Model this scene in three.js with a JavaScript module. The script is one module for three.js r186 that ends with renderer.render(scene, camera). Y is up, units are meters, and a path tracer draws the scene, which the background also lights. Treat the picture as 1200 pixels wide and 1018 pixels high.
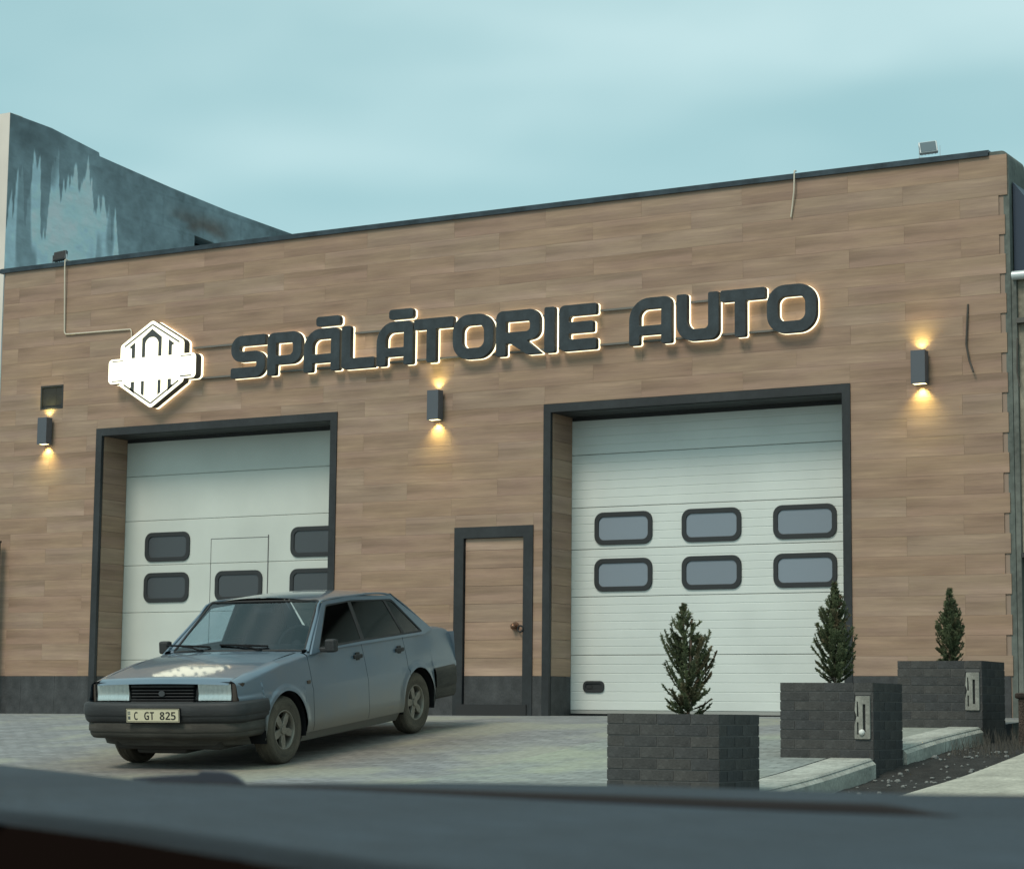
import * as THREE from 'three';
import { mergeGeometries } from 'three/addons/utils/BufferGeometryUtils.js';
import { RoundedBoxGeometry } from 'three/addons/geometries/RoundedBoxGeometry.js';
import { RectAreaLightUniformsLib } from 'three/addons/lights/RectAreaLightUniformsLib.js';
RectAreaLightUniformsLib.init();

// ---------------------------------------------------------------- camera, sky, sun, exposure
const scene = new THREE.Scene();
const camera = new THREE.PerspectiveCamera(2 * Math.atan(509 / 2600) * 180 / Math.PI, 1200 / 1018, 0.05, 900);
const CAM = new THREE.Vector3(12.4955, 0.0018, 21.3263);
camera.position.copy(CAM);
camera.quaternion.setFromRotationMatrix(new THREE.Matrix4().set(
  0.86698, 0.053924, 0.495417, 0, 0.009599, 0.992137, -0.124789, 0, -0.498251, 0.112945, 0.859645, 0, 0, 0, 0, 1));
camera.focus = 21; camera.userData.fStop = 22;
scene.add(camera);
const renderer = new THREE.WebGLRenderer({ antialias: true });
renderer.toneMapping = THREE.LinearToneMapping;
renderer.toneMappingExposure = 1.5;
renderer.shadowMap.enabled = true;

let seed = 7;
function rnd() { seed = (seed + 0x6d2b79f5) | 0; let t = Math.imul(seed ^ (seed >>> 15), 1 | seed); t = (t + Math.imul(t ^ (t >>> 7), 61 | t)) ^ t; return ((t ^ (t >>> 14)) >>> 0) / 4294967296; }
const rr = (a, b) => a + (b - a) * rnd();
const clamp = (x, a = 0, b = 1) => Math.min(b, Math.max(a, x));
const lerp = (a, b, t) => a + (b - a) * t;
const smooth = (a, b, x) => { const t = clamp((x - a) / (b - a)); return t * t * (3 - 2 * t); };
// periodic value noise
function hash2(x, y, s) { let h = Math.imul(x, 374761393) ^ Math.imul(y, 668265263) ^ Math.imul(s, 1274126177); h = Math.imul(h ^ (h >>> 13), 1274126177); return ((h ^ (h >>> 16)) >>> 0) / 4294967296; }
function vnoise(x, y, px, py, s) {
  const xi = Math.floor(x), yi = Math.floor(y), fx = x - xi, fy = y - yi, m = (a, p) => ((a % p) + p) % p;
  const u = fx * fx * (3 - 2 * fx), v = fy * fy * (3 - 2 * fy);
  const a = hash2(m(xi, px), m(yi, py), s), b = hash2(m(xi + 1, px), m(yi, py), s), c = hash2(m(xi, px), m(yi + 1, py), s), d = hash2(m(xi + 1, px), m(yi + 1, py), s);
  return lerp(lerp(a, b, u), lerp(c, d, u), v);
}
function fbm(u, v, fx, fy, s, oct = 4) { let r = 0, a = 0.5, n = 0; for (let o = 0; o < oct; o++) { r += a * vnoise(u * fx, v * fy, fx, fy, s + o * 17); n += a; a *= 0.5; fx *= 2; fy *= 2; } return r / n; }

// overcast evening sky: thin teal cloud, a little paler towards the horizon, soft streaks all round
{
  const W = 1024, H = 512, d = new Float32Array(W * H * 4);
  for (let j = 0; j < H; j++) {
    const el = ((j + 0.5) / H - 0.5) * 180;
    for (let i = 0; i < W; i++) {
      const u = (i + 0.5) / W, v = (j + 0.5) / H;
      const w = fbm(u, v, 20, 40, 15, 3) * .03, n = fbm(u + w, v, 9, 20, 8, 4), n2 = fbm(u, v + w, 26, 70, 91, 5);
      const cloud = smooth(0.32, 0.64, n * 0.6 + n2 * 0.4);
      const hor = smooth(26, 2, el), dim = lerp(1, .90, smooth(9, 22, el));
      let r = lerp(0.235, 0.435, cloud), g = lerp(0.405, 0.59, cloud), b = lerp(0.44, 0.61, cloud);
      r = lerp(r, 0.42, hor * 0.25); g = lerp(g, 0.575, hor * 0.25); b = lerp(b, 0.585, hor * 0.25);
      const k = (j * W + i) * 4;
      if (el < -0.5) { r *= 0.3; g *= 0.3; b *= 0.3; }
      d[k] = r * dim * lerp(.9, 1, dim); d[k + 1] = g * dim; d[k + 2] = b * dim; d[k + 3] = 1;
    }
  }
  const t = new THREE.DataTexture(d, W, H, THREE.RGBAFormat, THREE.FloatType);
  t.mapping = THREE.EquirectangularReflectionMapping; t.magFilter = THREE.LinearFilter; t.needsUpdate = true;
  scene.background = t; scene.environment = t;
}
const sun = new THREE.DirectionalLight(new THREE.Color().setRGB(1, 0.90, 0.77), 1.4);
sun.position.set(-3.5, 23, 18); sun.target.position.set(0, 0, 0);
sun.castShadow = true; sun.shadow.radius = 40; sun.shadow.mapSize.set(2048, 2048);
Object.assign(sun.shadow.camera, { left: -20, right: 20, top: 20, bottom: -20, near: 1, far: 80 });
scene.add(sun, sun.target);

// ---------------------------------------------------------------- helpers
const used = {};
function numbered(n) { const k = used[n] = (used[n] ?? -1) + 1; return k ? n + '_' + String(k).padStart(3, '0') : n; }
function tag(o, label, category, group) { o.userData.label = label; o.userData.category = category; if (group) o.userData.group = group; return o; }
function thing(name, label, category, p = [0, 0, 0], ry = 0, group) { const o = new THREE.Group(); o.name = numbered(name); o.position.set(...p); o.rotation.y = ry; scene.add(o); return tag(o, label, category, group); }
function part(parent, name, geo, mat, p, rot) {
  const m = new THREE.Mesh(Array.isArray(geo) ? merge(geo) : geo, mat); m.name = name; m.castShadow = m.receiveShadow = true;
  if (p) m.position.set(...p); if (rot) m.rotation.set(...rot); parent.add(m); return m;
}
function struct(name, geo, mat, p) { const m = part(scene, numbered(name), geo, mat, p); m.userData.kind = 'structure'; return m; }
function merge(gs) {
  gs = gs.map(g => { g = g.index ? g.toNonIndexed() : g; if (!g.attributes.normal) g.computeVertexNormals(); return g; });
  const col = gs.every(g => g.attributes.color);
  for (const g of gs) for (const k of Object.keys(g.attributes)) if (!['position', 'normal', 'uv'].includes(k) && !(k === 'color' && col)) g.deleteAttribute(k);
  return mergeGeometries(gs);
}
const at = (g, x, y, z, rx = 0, ry = 0, rz = 0) => { if (rx) g.rotateX(rx); if (ry) g.rotateY(ry); if (rz) g.rotateZ(rz); return g.translate(x, y, z); };
const box = (x0, x1, y0, y1, z0, z1) => metreUV(at(new THREE.BoxGeometry(x1 - x0, y1 - y0, z1 - z0), (x0 + x1) / 2, (y0 + y1) / 2, (z0 + z1) / 2));
const rbox = (w, h, d, r, x = 0, y = 0, z = 0) => at(new RoundedBoxGeometry(w, h, d, 2, r), x, y, z);
const cyl = (r0, r1, h, n = 20) => new THREE.CylinderGeometry(r0, r1, h, n);
function metreUV(g) { // uv in metres from the dominant axis of each face
  const p = g.attributes.position, n = g.attributes.normal, uv = g.attributes.uv;
  for (let i = 0; i < p.count; i++) {
    const ax = Math.abs(n.getX(i)), ay = Math.abs(n.getY(i)), az = Math.abs(n.getZ(i));
    if (az >= ax && az >= ay) uv.setXY(i, p.getX(i), p.getY(i)); else if (ax >= ay) uv.setXY(i, p.getZ(i), p.getY(i)); else uv.setXY(i, p.getX(i), p.getZ(i));
  }
  return g;
}
function tube(pts, r, n = 24, rad = 6, tension = 0.0) { return new THREE.TubeGeometry(new THREE.CatmullRomCurve3(pts.map(p => new THREE.Vector3(...p)), false, 'catmullrom', tension), n, r, rad); }
function grid(nu, nv, f, colour) {
  const P = [], UV = [], I = [], C = [];
  for (let i = 0; i <= nu; i++) for (let j = 0; j <= nv; j++) { const p = f(i / nu, j / nv); P.push(...p); UV.push(i / nu, j / nv); if (colour) C.push(...colour(...p)); }
  for (let i = 0; i < nu; i++) for (let j = 0; j < nv; j++) { const a = i * (nv + 1) + j, b = a + nv + 1; I.push(a, b, b + 1, a, b + 1, a + 1); }
  const g = new THREE.BufferGeometry(); g.setAttribute('position', new THREE.Float32BufferAttribute(P, 3)); g.setAttribute('uv', new THREE.Float32BufferAttribute(UV, 2));
  if (colour) g.setAttribute('color', new THREE.Float32BufferAttribute(C, 3));
  g.setIndex(I); g.computeVertexNormals(); return g;
}
// polygon with a corner radius for each vertex [x, y, r]
function roundPath(pts, P = new THREE.Shape()) {
  const n = pts.length;
  for (let i = 0; i < n; i++) {
    const a = pts[(i + n - 1) % n], b = pts[i], c = pts[(i + 1) % n], la = Math.hypot(a[0] - b[0], a[1] - b[1]), lc = Math.hypot(c[0] - b[0], c[1] - b[1]);
    const r = Math.min(b[2] || 0, la * 0.49, lc * 0.49), s = [b[0] + (a[0] - b[0]) / la * r, b[1] + (a[1] - b[1]) / la * r], e = [b[0] + (c[0] - b[0]) / lc * r, b[1] + (c[1] - b[1]) / lc * r];
    i ? P.lineTo(...s) : P.moveTo(...s);
    if (r > 0) P.bezierCurveTo(lerp(s[0], b[0], .56), lerp(s[1], b[1], .56), lerp(e[0], b[0], .56), lerp(e[1], b[1], .56), ...e);
  }
  P.closePath(); return P;
}
const rrect = (x0, y0, x1, y1, r) => [[x0, y0, r], [x1, y0, r], [x1, y1, r], [x0, y1, r]];
const shape = (pts, ...holes) => { const s = roundPath(pts); for (const h of holes) s.holes.push(roundPath(h, new THREE.Path())); return s; };
const ext = (s, d, o = {}) => new THREE.ExtrudeGeometry(s, { depth: d, bevelEnabled: !!o.b, bevelSize: o.b || 0, bevelThickness: o.bt ?? o.b ?? 0, bevelSegments: 2, curveSegments: o.seg || 6 });

function tex(W, H, f, o = {}) {
  const d = new Uint8Array(W * H * 4);
  for (let j = 0; j < H; j++) for (let i = 0; i < W; i++) { const c = f((i + .5) / W, (j + .5) / H), k = (j * W + i) * 4; if (typeof c === 'number') { d[k] = d[k + 1] = d[k + 2] = clamp(c) * 255; } else for (let q = 0; q < 3; q++) d[k + q] = clamp(c[q]) * 255; d[k + 3] = 255; }
  const t = new THREE.DataTexture(d, W, H); t.wrapS = t.wrapT = THREE.RepeatWrapping; t.magFilter = THREE.LinearFilter; t.minFilter = THREE.LinearMipmapLinearFilter; t.generateMipmaps = true;
  if (o.srgb !== false) t.colorSpace = THREE.SRGBColorSpace; if (o.rep) t.repeat.set(...o.rep); t.needsUpdate = true; return t;
}
const std = (c, rough = .8, o = {}) => new THREE.MeshStandardMaterial({ color: Array.isArray(c) ? new THREE.Color().setRGB(...c) : c, roughness: rough, ...o });
const phys = (c, rough = .5, o = {}) => new THREE.MeshPhysicalMaterial({ color: Array.isArray(c) ? new THREE.Color().setRGB(...c) : c, roughness: rough, ...o });

// ---------------------------------------------------------------- textures and materials
// wood-look porcelain: long streaks, some darker bands, a few knots; uv in metres (2.4 m x 1.2 m)
const woodTex = tex(1024, 512, (u, v) => {
  const w = fbm(u, v, 3, 6, 3, 3) * .06, streak = fbm(u, v + w, 3, 56, 11, 4), band = fbm(u, v + w * .6, 2, 12, 31, 3), fine = fbm(u, v, 24, 240, 51, 2), blot = fbm(u, v, 6, 8, 77, 4);
  const k = .86 + (streak - .5) * .15 + (band - .5) * .24 + (fine - .5) * .07 + (blot - .5) * .12;
  return [k * .97, k * .955 + (blot - .5) * .03, k * .93 + (band - .5) * .07];
}, { rep: [1 / 2.4, 1 / 1.2] });
const woodBump = tex(512, 512, (u, v) => fbm(u, v, 6, 90, 41, 4), { srgb: false, rep: [1 / 2.4, 1 / 1.2] });
const plankTones = [[.485, .332, .242], [.475, .32, .228], [.49, .345, .257], [.46, .306, .22], [.475, .335, .25], [.49, .332, .238], [.45, .302, .222]];
const plankMats = plankTones.map(c => std(c, .62, { map: woodTex, bumpMap: woodBump, bumpScale: .0006 }));
const fineNoise = tex(256, 256, (u, v) => fbm(u, v, 16, 16, 9, 5), { srgb: false });
const grimeTex = tex(512, 512, (u, v) => { const n = fbm(u, v, 5, 5, 71, 6), m = fbm(u, v, 40, 40, 72, 3); const k = .82 + (n - .5) * .45 + (m - .5) * .18; return [k, k, k * .99]; });
const rep = (t, x, y) => { const c = t.clone(); c.repeat.set(x, y); c.needsUpdate = true; return c; };
const softTex = tex(256, 256, (u, v) => { const n = fbm(u, v, 4, 4, 571, 5); const k = .95 + (n - .5) * .10; return [k, k, k * .995]; }, { rep: [.4, .4] });
const grime1 = rep(grimeTex, .7, .7), grimeFine = rep(grimeTex, 2.2, 2.2), noise4 = rep(fineNoise, 4, 4);
const M = {
  trim: std([.030, .035, .039], .6, { map: grime1 }),
  plinth: std([.075, .078, .082], .6, { map: grimeFine, bumpMap: noise4, bumpScale: .001 }),
  mortar: std([.30, .22, .17], .95),
  core: std([.24, .25, .235], .95, { map: grime1 }),
  coping: std([.06, .085, .105], .45, { metalness: .4, map: grime1 }),
  doorWhite: std([.715, .76, .728], .45, { map: softTex }), doorWhite2: std([.635, .672, .625], .5, { map: softTex }),
  doorSeam: std([.10, .10, .10], .8),
  rubber: std([.022, .025, .027], .6),
  paneGrey: phys([.20, .235, .275], .3, { clearcoat: .6, clearcoatRoughness: .15 }),
  paneDark: phys([.05, .055, .06], .35, { clearcoat: .4, clearcoatRoughness: .2 }),
  black: std([.015, .016, .017], .7),
  blackPlastic: std([.033, .035, .037], .6, { map: grimeFine }),
  letter: std([.042, .056, .066], .5, { map: grimeFine }),
  steel: std([.45, .46, .46], .35, { metalness: .9 }),
  cream: std([.62, .55, .44], .7),
  lampGrey: std([.10, .11, .125], .5, { metalness: .2 }),
  cableDark: std([.07, .06, .05], .8),
  brass: std([.20, .11, .07], .4, { metalness: .7 }),
  glow: std([.8, .75, .65], .6, { emissive: new THREE.Color().setRGB(1, .90, .60), emissiveIntensity: 1.3 }),
  signFace: std([.5, .48, .3], .5, { emissive: new THREE.Color().setRGB(1, .95, .72), emissiveIntensity: 1.25 }),
  signGlow: std([.8, .75, .65], .6, { emissive: new THREE.Color().setRGB(1, .90, .60), emissiveIntensity: 1.5 }),
  signLine: std([.07, .075, .07], .7),
  lens: std([.8, .7, .4], .5, { emissive: new THREE.Color().setRGB(1, .82, .40), emissiveIntensity: 3.5 }),
};

// ---------------------------------------------------------------- ground
const GN = [[-400, -.02], [0, -.02], [2, -.09], [3.4, -.19], [5.9, -.445], [8, -.60], [12, -.8], [21, -1.05], [60, -1.25], [400, -1.4]];
function G0(z) { let i = 0; while (i < GN.length - 2 && z > GN[i + 1][0]) i++; const [a, p] = GN[i], [b, q] = GN[i + 1]; return lerp(p, q, clamp((z - a) / (b - a))); }
function G(x, z) { const s = .35; return (G0(z - s) + 2 * G0(z) + G0(z + s)) / 4 + .005 * clamp(x, -12, 8) * Math.exp(-Math.max(z, 0) / 3); }
const spread = (a, b, fine0, fine1, step, big) => { const r = []; for (let x = fine0; x <= fine1 + 1e-6; x += step) r.push(x); let s = step; for (let x = fine1; x < b;) { s = Math.min(s * 1.5, big); x += s; r.push(Math.min(x, b)); } s = step; for (let x = fine0; x > a;) { s = Math.min(s * 1.5, big); x -= s; r.unshift(Math.max(x, a)); } return r; };
function sheet(xs, zs, y, col) {
  const P = [], U = [], I = [], C = [], n = zs.length;
  for (const x of xs) for (const z of zs) { P.push(x, y(x, z), z); U.push(x, -z); if (col) C.push(...col(x, z)); }
  for (let i = 0; i < xs.length - 1; i++) for (let j = 0; j < n - 1; j++) { const a = i * n + j, b = a + n; I.push(a, a + 1, b + 1, a, b + 1, b); }
  const g = new THREE.BufferGeometry(); g.setAttribute('position', new THREE.Float32BufferAttribute(P, 3)); g.setAttribute('uv', new THREE.Float32BufferAttribute(U, 2)); if (col) g.setAttribute('color', new THREE.Float32BufferAttribute(C, 3)); g.setIndex(I); g.computeVertexNormals(); return g;
}
// block paving under dust; 4 m x 4 m
const paveTex = tex(1024, 1024, (u, v) => {
  const bx = u * 20, row = Math.floor(v * 40), x = bx + (row % 2) * .5, fx = x - Math.floor(x), fy = v * 40 - row;
  const joint = Math.min(fx, 1 - fx) < .03 || Math.min(fy, 1 - fy) < .07 ? 1 : 0, tone = hash2(Math.floor(x) % 20, row % 40, 4);
  const dust = fbm(u, v, 5, 5, 21, 6), fine = fbm(u, v, 90, 90, 23, 2), cov = smooth(.35, .65, dust);
  const k = lerp(.74 + (tone - .5) * .1, .84, cov * .8) - joint * lerp(.12, .03, cov) + (fine - .5) * .12;
  return [k * 1.0, k * .985, k * lerp(1.0, .93, cov)];
}, { rep: [.25, .25] });
const paveBump = tex(512, 512, (u, v) => { const row = Math.floor(v * 40), x = u * 20 + (row % 2) * .5, fx = x - Math.floor(x), fy = v * 40 - row; return clamp(Math.min(fx, 1 - fx) * 12) * clamp(Math.min(fy, 1 - fy) * 6) * .7 + fbm(u, v, 60, 60, 27, 3) * .3; }, { srgb: false, rep: [.25, .25] });
const groundMat = std([.485, .515, .50], .9, { map: paveTex, bumpMap: paveBump, bumpScale: .006, vertexColors: true });
const dustCol = (x, z) => { // drifted dust and damp patches, metres across
  const n = fbm((x + 40) / 80, (z + 40) / 80, 26, 26, 61, 4), m = fbm((x + 40) / 80, (z + 40) / 80, 9, 60, 63, 3), d = clamp(.5 + (n - .5) * 1.1 + (m - .5) * .6 + .1);
  const ax = x - .55, az = z - 4.8, br = smooth(2.4, .9, Math.hypot(ax / 1.0, az / 1.7)) * clamp(.75 + (n - .5) * 2) * .75; // browner, darker oval tint under the parked car
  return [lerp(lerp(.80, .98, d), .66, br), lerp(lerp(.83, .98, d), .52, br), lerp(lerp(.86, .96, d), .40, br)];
};
const EDGE = 6.27;
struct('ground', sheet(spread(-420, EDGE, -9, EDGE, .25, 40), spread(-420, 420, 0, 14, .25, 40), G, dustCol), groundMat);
const soilY = (x, z) => G(x, z) - .13 * smooth(-1, 1.5, z) + (fbm((x + 20) / 40, (z + 20) / 40, 90, 90, 81, 3) - .5) * .07 * smooth(400, 0, Math.abs(z));
const soilMat = std([.048, .047, .044], 1, { map: grimeFine, bumpMap: noise4, bumpScale: .02 });
struct('soil', sheet(spread(EDGE - .02, 420, EDGE - .02, 9, .12, 40), spread(-420, 420, -.5, 9, .12, 40), soilY), soilMat);
const concreteTex = tex(512, 512, (u, v) => { const n = fbm(u, v, 6, 6, 171, 6), m = fbm(u, v, 60, 60, 172, 3); const k = .84 + (n - .5) * .3 + (m - .5) * .2; return [k, k * .995, k * .965]; }, { rep: [.8, .8] });
const concrete = std([.53, .545, .515], .92, { map: concreteTex, bumpMap: noise4, bumpScale: .004 });
// a strip of solid concrete that follows the fall of the ground
function strip(x0, x1, z0, z1, top, bottom, n = 12, round = .045) {
  const s = [[x0, bottom], [x0, top - round], [x0 + round, top], [x1 - round, top], [x1, top - round], [x1, bottom]];
  const g = grid(n, 5, (a, b) => { const z = lerp(z0, z1, a), q = s[Math.round(b * 5)]; return [q[0], G((x0 + x1) / 2, z) + q[1], z]; }).toNonIndexed(); g.computeVertexNormals();
  const cap = z => { const P = s.map(q => [q[0], G((x0 + x1) / 2, z) + q[1], z]), v = []; for (let i = 1; i < 5; i++) v.push(...P[0], ...P[i], ...P[i + 1]); const c = new THREE.BufferGeometry(); c.setAttribute('position', new THREE.Float32BufferAttribute(v, 3)); c.setAttribute('uv', new THREE.Float32BufferAttribute(new Array(v.length / 3 * 2).fill(0.3), 2)); c.computeVertexNormals(); return c; };
  return metreUV(merge([g, cap(z0), cap(z1)]));
}
struct('kerb', strip(5.92, 6.275, 2.16, 4.12, .012, -.22), concrete);
struct('kerb', strip(5.86, 6.275, 4.82, 7.16, .012, -.22), concrete);
struct('kerb', strip(5.86, 6.275, 7.9, 12, .012, -.22), concrete);
struct('driveway', strip(7.3, 14, 4.2, 14, .03, -.3, 30), std([.56, .55, .49], .92, { map: concreteTex, bumpMap: noise4, bumpScale: .004 }));
// pale dust lying over the paving beside the planters
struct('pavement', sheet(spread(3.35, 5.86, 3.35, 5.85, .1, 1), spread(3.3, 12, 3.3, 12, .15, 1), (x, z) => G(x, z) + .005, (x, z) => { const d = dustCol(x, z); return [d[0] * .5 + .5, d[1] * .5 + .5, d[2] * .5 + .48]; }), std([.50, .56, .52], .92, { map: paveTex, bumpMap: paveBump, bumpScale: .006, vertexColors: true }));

// ---------------------------------------------------------------- car wash building
const L = { x0: -5.805, x1: -2.163, y1: 3.488 }, Rr = { x0: .619, x1: 4.22, y1: 3.402 }, D = { x0: -.522, x1: .488, y1: 2.069 };
const TOPY = 5.64, XL = -7.47, XR = 5.925, DZ = -.50;
const wash = thing('car_wash_building', 'wood-look plank facade with two white sectional garage doors and backlit lettering', 'building');
{
  const b = (x0, x1, y0, y1) => box(x0, x1, y0, y1, -.55, -.014);
  part(wash, 'wall', [b(XL, L.x0, -.4, TOPY), b(L.x1, D.x0, -.4, TOPY), b(D.x1, Rr.x0, -.4, TOPY), b(Rr.x1, XR - .004, -.4, TOPY - .1), b(L.x0, L.x1, L.y1, TOPY), b(Rr.x0, Rr.x1, Rr.y1, TOPY), b(D.x0, D.x1, D.y1, TOPY),
    box(XL, XL + .3, -.4, TOPY, -9, -.56), box(XR - .31, XR - .012, -.4, TOPY - .1, -9, -.56), box(XL + .3, XR - .31, -.4, 5.2, -9, -8.7)], M.mortar);
  part(wash, 'roof', box(XL, XR - .02, 4.9, 5.05, -9, -.56), M.core);
  part(wash, 'interior_floor', box(XL + .3, XR - .32, -.12, -.015, -8.7, -.3), M.core);
}
// planks 1.2 x 0.2 m in half bond, cut round the openings
{
  const holes = [[L.x0, L.x1, -1, L.y1], [Rr.x0, Rr.x1, -1, Rr.y1], [D.x0, D.x1, -1, D.y1], [-6.76, -6.385, 3.79, 4.095]];
  const cache = {};
  const geo = (w, h, k) => cache[[w.toFixed(3), h.toFixed(3), k]] ||= (() => { const g = at(new THREE.BoxGeometry(w, h, .012), 0, 0, 0), p = g.attributes.position, uv = g.attributes.uv, ou = k * 1.37 + .2, ov = k * .41 + .13; for (let i = 0; i < p.count; i++) uv.setXY(i, p.getX(i) + p.getZ(i) + ou, p.getY(i) + ov); return g; })();
  const y0 = .413, rows = 26, h = .2;
  for (let r = 0; r < rows; r++) {
    const a = y0 + r * h, b = r === rows - 1 ? 5.632 : a + h;
    let xs = (r % 2 ? .62 : 1.22) - 1.2 * 8 + rr(-.012, .012);
    const right = r >= 24 ? XR - .012 : (r % 2 ? 5.822 : 5.884);
    for (; xs < right; xs += 1.2) {
      let segs = [[Math.max(xs, XL + .03), Math.min(xs + 1.2, right), a, b]];
      for (const [hx0, hx1, hy0, hy1] of holes) segs = segs.flatMap(([p, q, c, d]) => {
        if (q <= hx0 || p >= hx1 || d <= hy0 || c >= hy1) return [[p, q, c, d]];
        const o = []; if (p < hx0) o.push([p, hx0, c, d]); if (q > hx1) o.push([hx1, q, c, d]);
        if (d > hy1) o.push([Math.max(p, hx0), Math.min(q, hx1), hy1, d]); if (c < hy0) o.push([Math.max(p, hx0), Math.min(q, hx1), c, hy0]); return o;
      });
      const mi = Math.floor(rnd() * plankMats.length), k = Math.floor(rnd() * 9), dz = rr(-.0005, .0005);
      for (const [p, q, c, d] of segs) {
        if (q - p < .03 || d - c < .02) continue;
        part(wash, 'plank', geo(q - p - .0013, d - c - .0013, k), plankMats[mi], [(p + q) / 2, (c + d) / 2, -.007 + dz]);
      }
    }
  }
  // left reveals of the garage openings and the lintel undersides
  for (const o of [L, Rr]) {
    const rz = .45;
    for (const side of [0, 1]) for (let r = 0; r < 15; r++) {
      if (side && r % 1) continue;
      const a = y0 + r * h, b = Math.min(a + h, o.y1); if (b - a < .02) continue;
      const g = geo(rz, b - a - .003, Math.floor(rnd() * 9)), m = plankMats[Math.floor(rnd() * plankMats.length)];
      part(wash, 'reveal_plank', g, m, [side ? o.x1 - .079 : o.x0 + .079, (a + b) / 2, -.014 - rz / 2 - .03], [0, side ? -Math.PI / 2 : Math.PI / 2, 0]);
    }
    for (const g of [box(o.x0 + .071, o.x0 + .0855, -.3, y0 - .002, -.49, -.04), box(o.x1 - .0855, o.x1 - .071, -.3, y0 - .002, -.49, -.04)]) part(wash, 'reveal_plinth', g, M.plinth);
    part(wash, 'lintel_shade_strip', box(o.x0 + .09, o.x1 - .09, o.y1 - .13, o.y1 - .092, DZ - .02, DZ + .012), M.rubber);  // added dark strip, paints the shade under the lintel across the door head
    part(wash, 'soffit', box(o.x0 + .088, o.x1 - .088, o.y1 - .09, o.y1 - .078, -.49, -.04), M.trim);
  }
}
// plinth tiles
for (const [a, b] of [[XL, L.x0], [L.x1, D.x0], [D.x1, Rr.x0], [Rr.x1, 5.86]]) { const n = Math.max(1, Math.round((b - a) / .6)); for (let i = 0; i < n; i++) part(wash, 'plinth_tile', box(lerp(a, b, i / n) + .0015, lerp(a, b, (i + 1) / n) - .0015, -.4, .411, -.013, .004), M.plinth); }
// dark trim round the openings
function trim(o, w, name) {
  const z0 = -.03, z1 = .014;
  part(wash, name, [box(o.x0 - .004, o.x0 + w, -.3, o.y1 - w, z0, z1), box(o.x1 - w, o.x1 + .004, -.3, o.y1 - w, z0, z1), box(o.x0 - .004, o.x1 + .004, o.y1 - w, o.y1 + .006, z0, z1)], M.trim);
}
trim(L, .088, 'opening_frame'); trim(Rr, .085, 'opening_frame');
// coping, flashing and the right-hand return with its rounded top
part(wash, 'coping', [box(XL - .05, 5.73, TOPY - .012, TOPY + .04, -.6, .028), box(XL - .05, 5.73, TOPY + .041, TOPY + .05, -.58, .01)], M.coping);
{
  const s = new THREE.Shape(); s.moveTo(5.725, 5.6); s.lineTo(5.725, 5.672); s.lineTo(5.86, 5.672); s.quadraticCurveTo(5.925, 5.66, 5.928, 5.58); s.lineTo(5.928, -.3); s.lineTo(5.87, -.3); s.lineTo(5.87, 5.58);  s.closePath();
  part(wash, 'corner_return', metreUV(at(ext(s, .54), 0, 0, -.552)), std([.19, .215, .195], .9, { map: grime1 }));
}
// small stepped gable of the floor edge in front of the doors
part(wash, 'threshold', [box(L.x0 + .09, L.x1 - .09, -.25, -.02, -.62, -.02), box(Rr.x0 + .09, Rr.x1 - .09, -.25, -.018, -.6, -.02)], concrete);

// sectional garage doors
function ribbed(x0, x1, y0, y1, rib) { // panel profile with shallow horizontal grooves, extruded sideways
  const s = new THREE.Shape(), h = y1 - y0; s.moveTo(0, 0); s.lineTo(0, h);
  const pts = [[.036, h], [.042, h - .006]];
  if (rib) { const n = Math.round(h / rib); for (let i = n - 1; i > 0; i--) { const y = h * i / n; pts.push([.042, y + .006], [.038, y + .002], [.038, y - .002], [.042, y - .006]); } }
  pts.push([.042, .006], [.036, 0]); for (const p of pts) s.lineTo(...p); s.closePath();
  const g = ext(s, x1 - x0); g.rotateY(Math.PI / 2); g.scale(1, 1, -1);  // x of the profile to +z
  const idx = g.attributes.position; g.translate(x0, y0, DZ - .042);
  const p = g.attributes.position.array; for (let i = 0; i < p.length; i += 9) for (let k = 0; k < 3; k++) { const t = p[i + 3 + k]; p[i + 3 + k] = p[i + 6 + k]; p[i + 6 + k] = t; }
  g.computeVertexNormals(); return metreUV(g);
}
function window_(door, x0, x1, y0, y1, pane) {
  const w = part(door, 'window', ext(shape(rrect(x0, y0, x1, y1, .10), rrect(x0 + .045, y0 + .045, x1 - .045, y1 - .045, .07)), .012, { b: .004 }), M.rubber, [0, 0, DZ + .002]);
  part(door, 'window_pane', new THREE.ShapeGeometry(shape(rrect(x0 + .042, y0 + .042, x1 - .042, y1 - .042, .07)), 6), pane, [0, 0, DZ + .006]);
}
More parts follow.
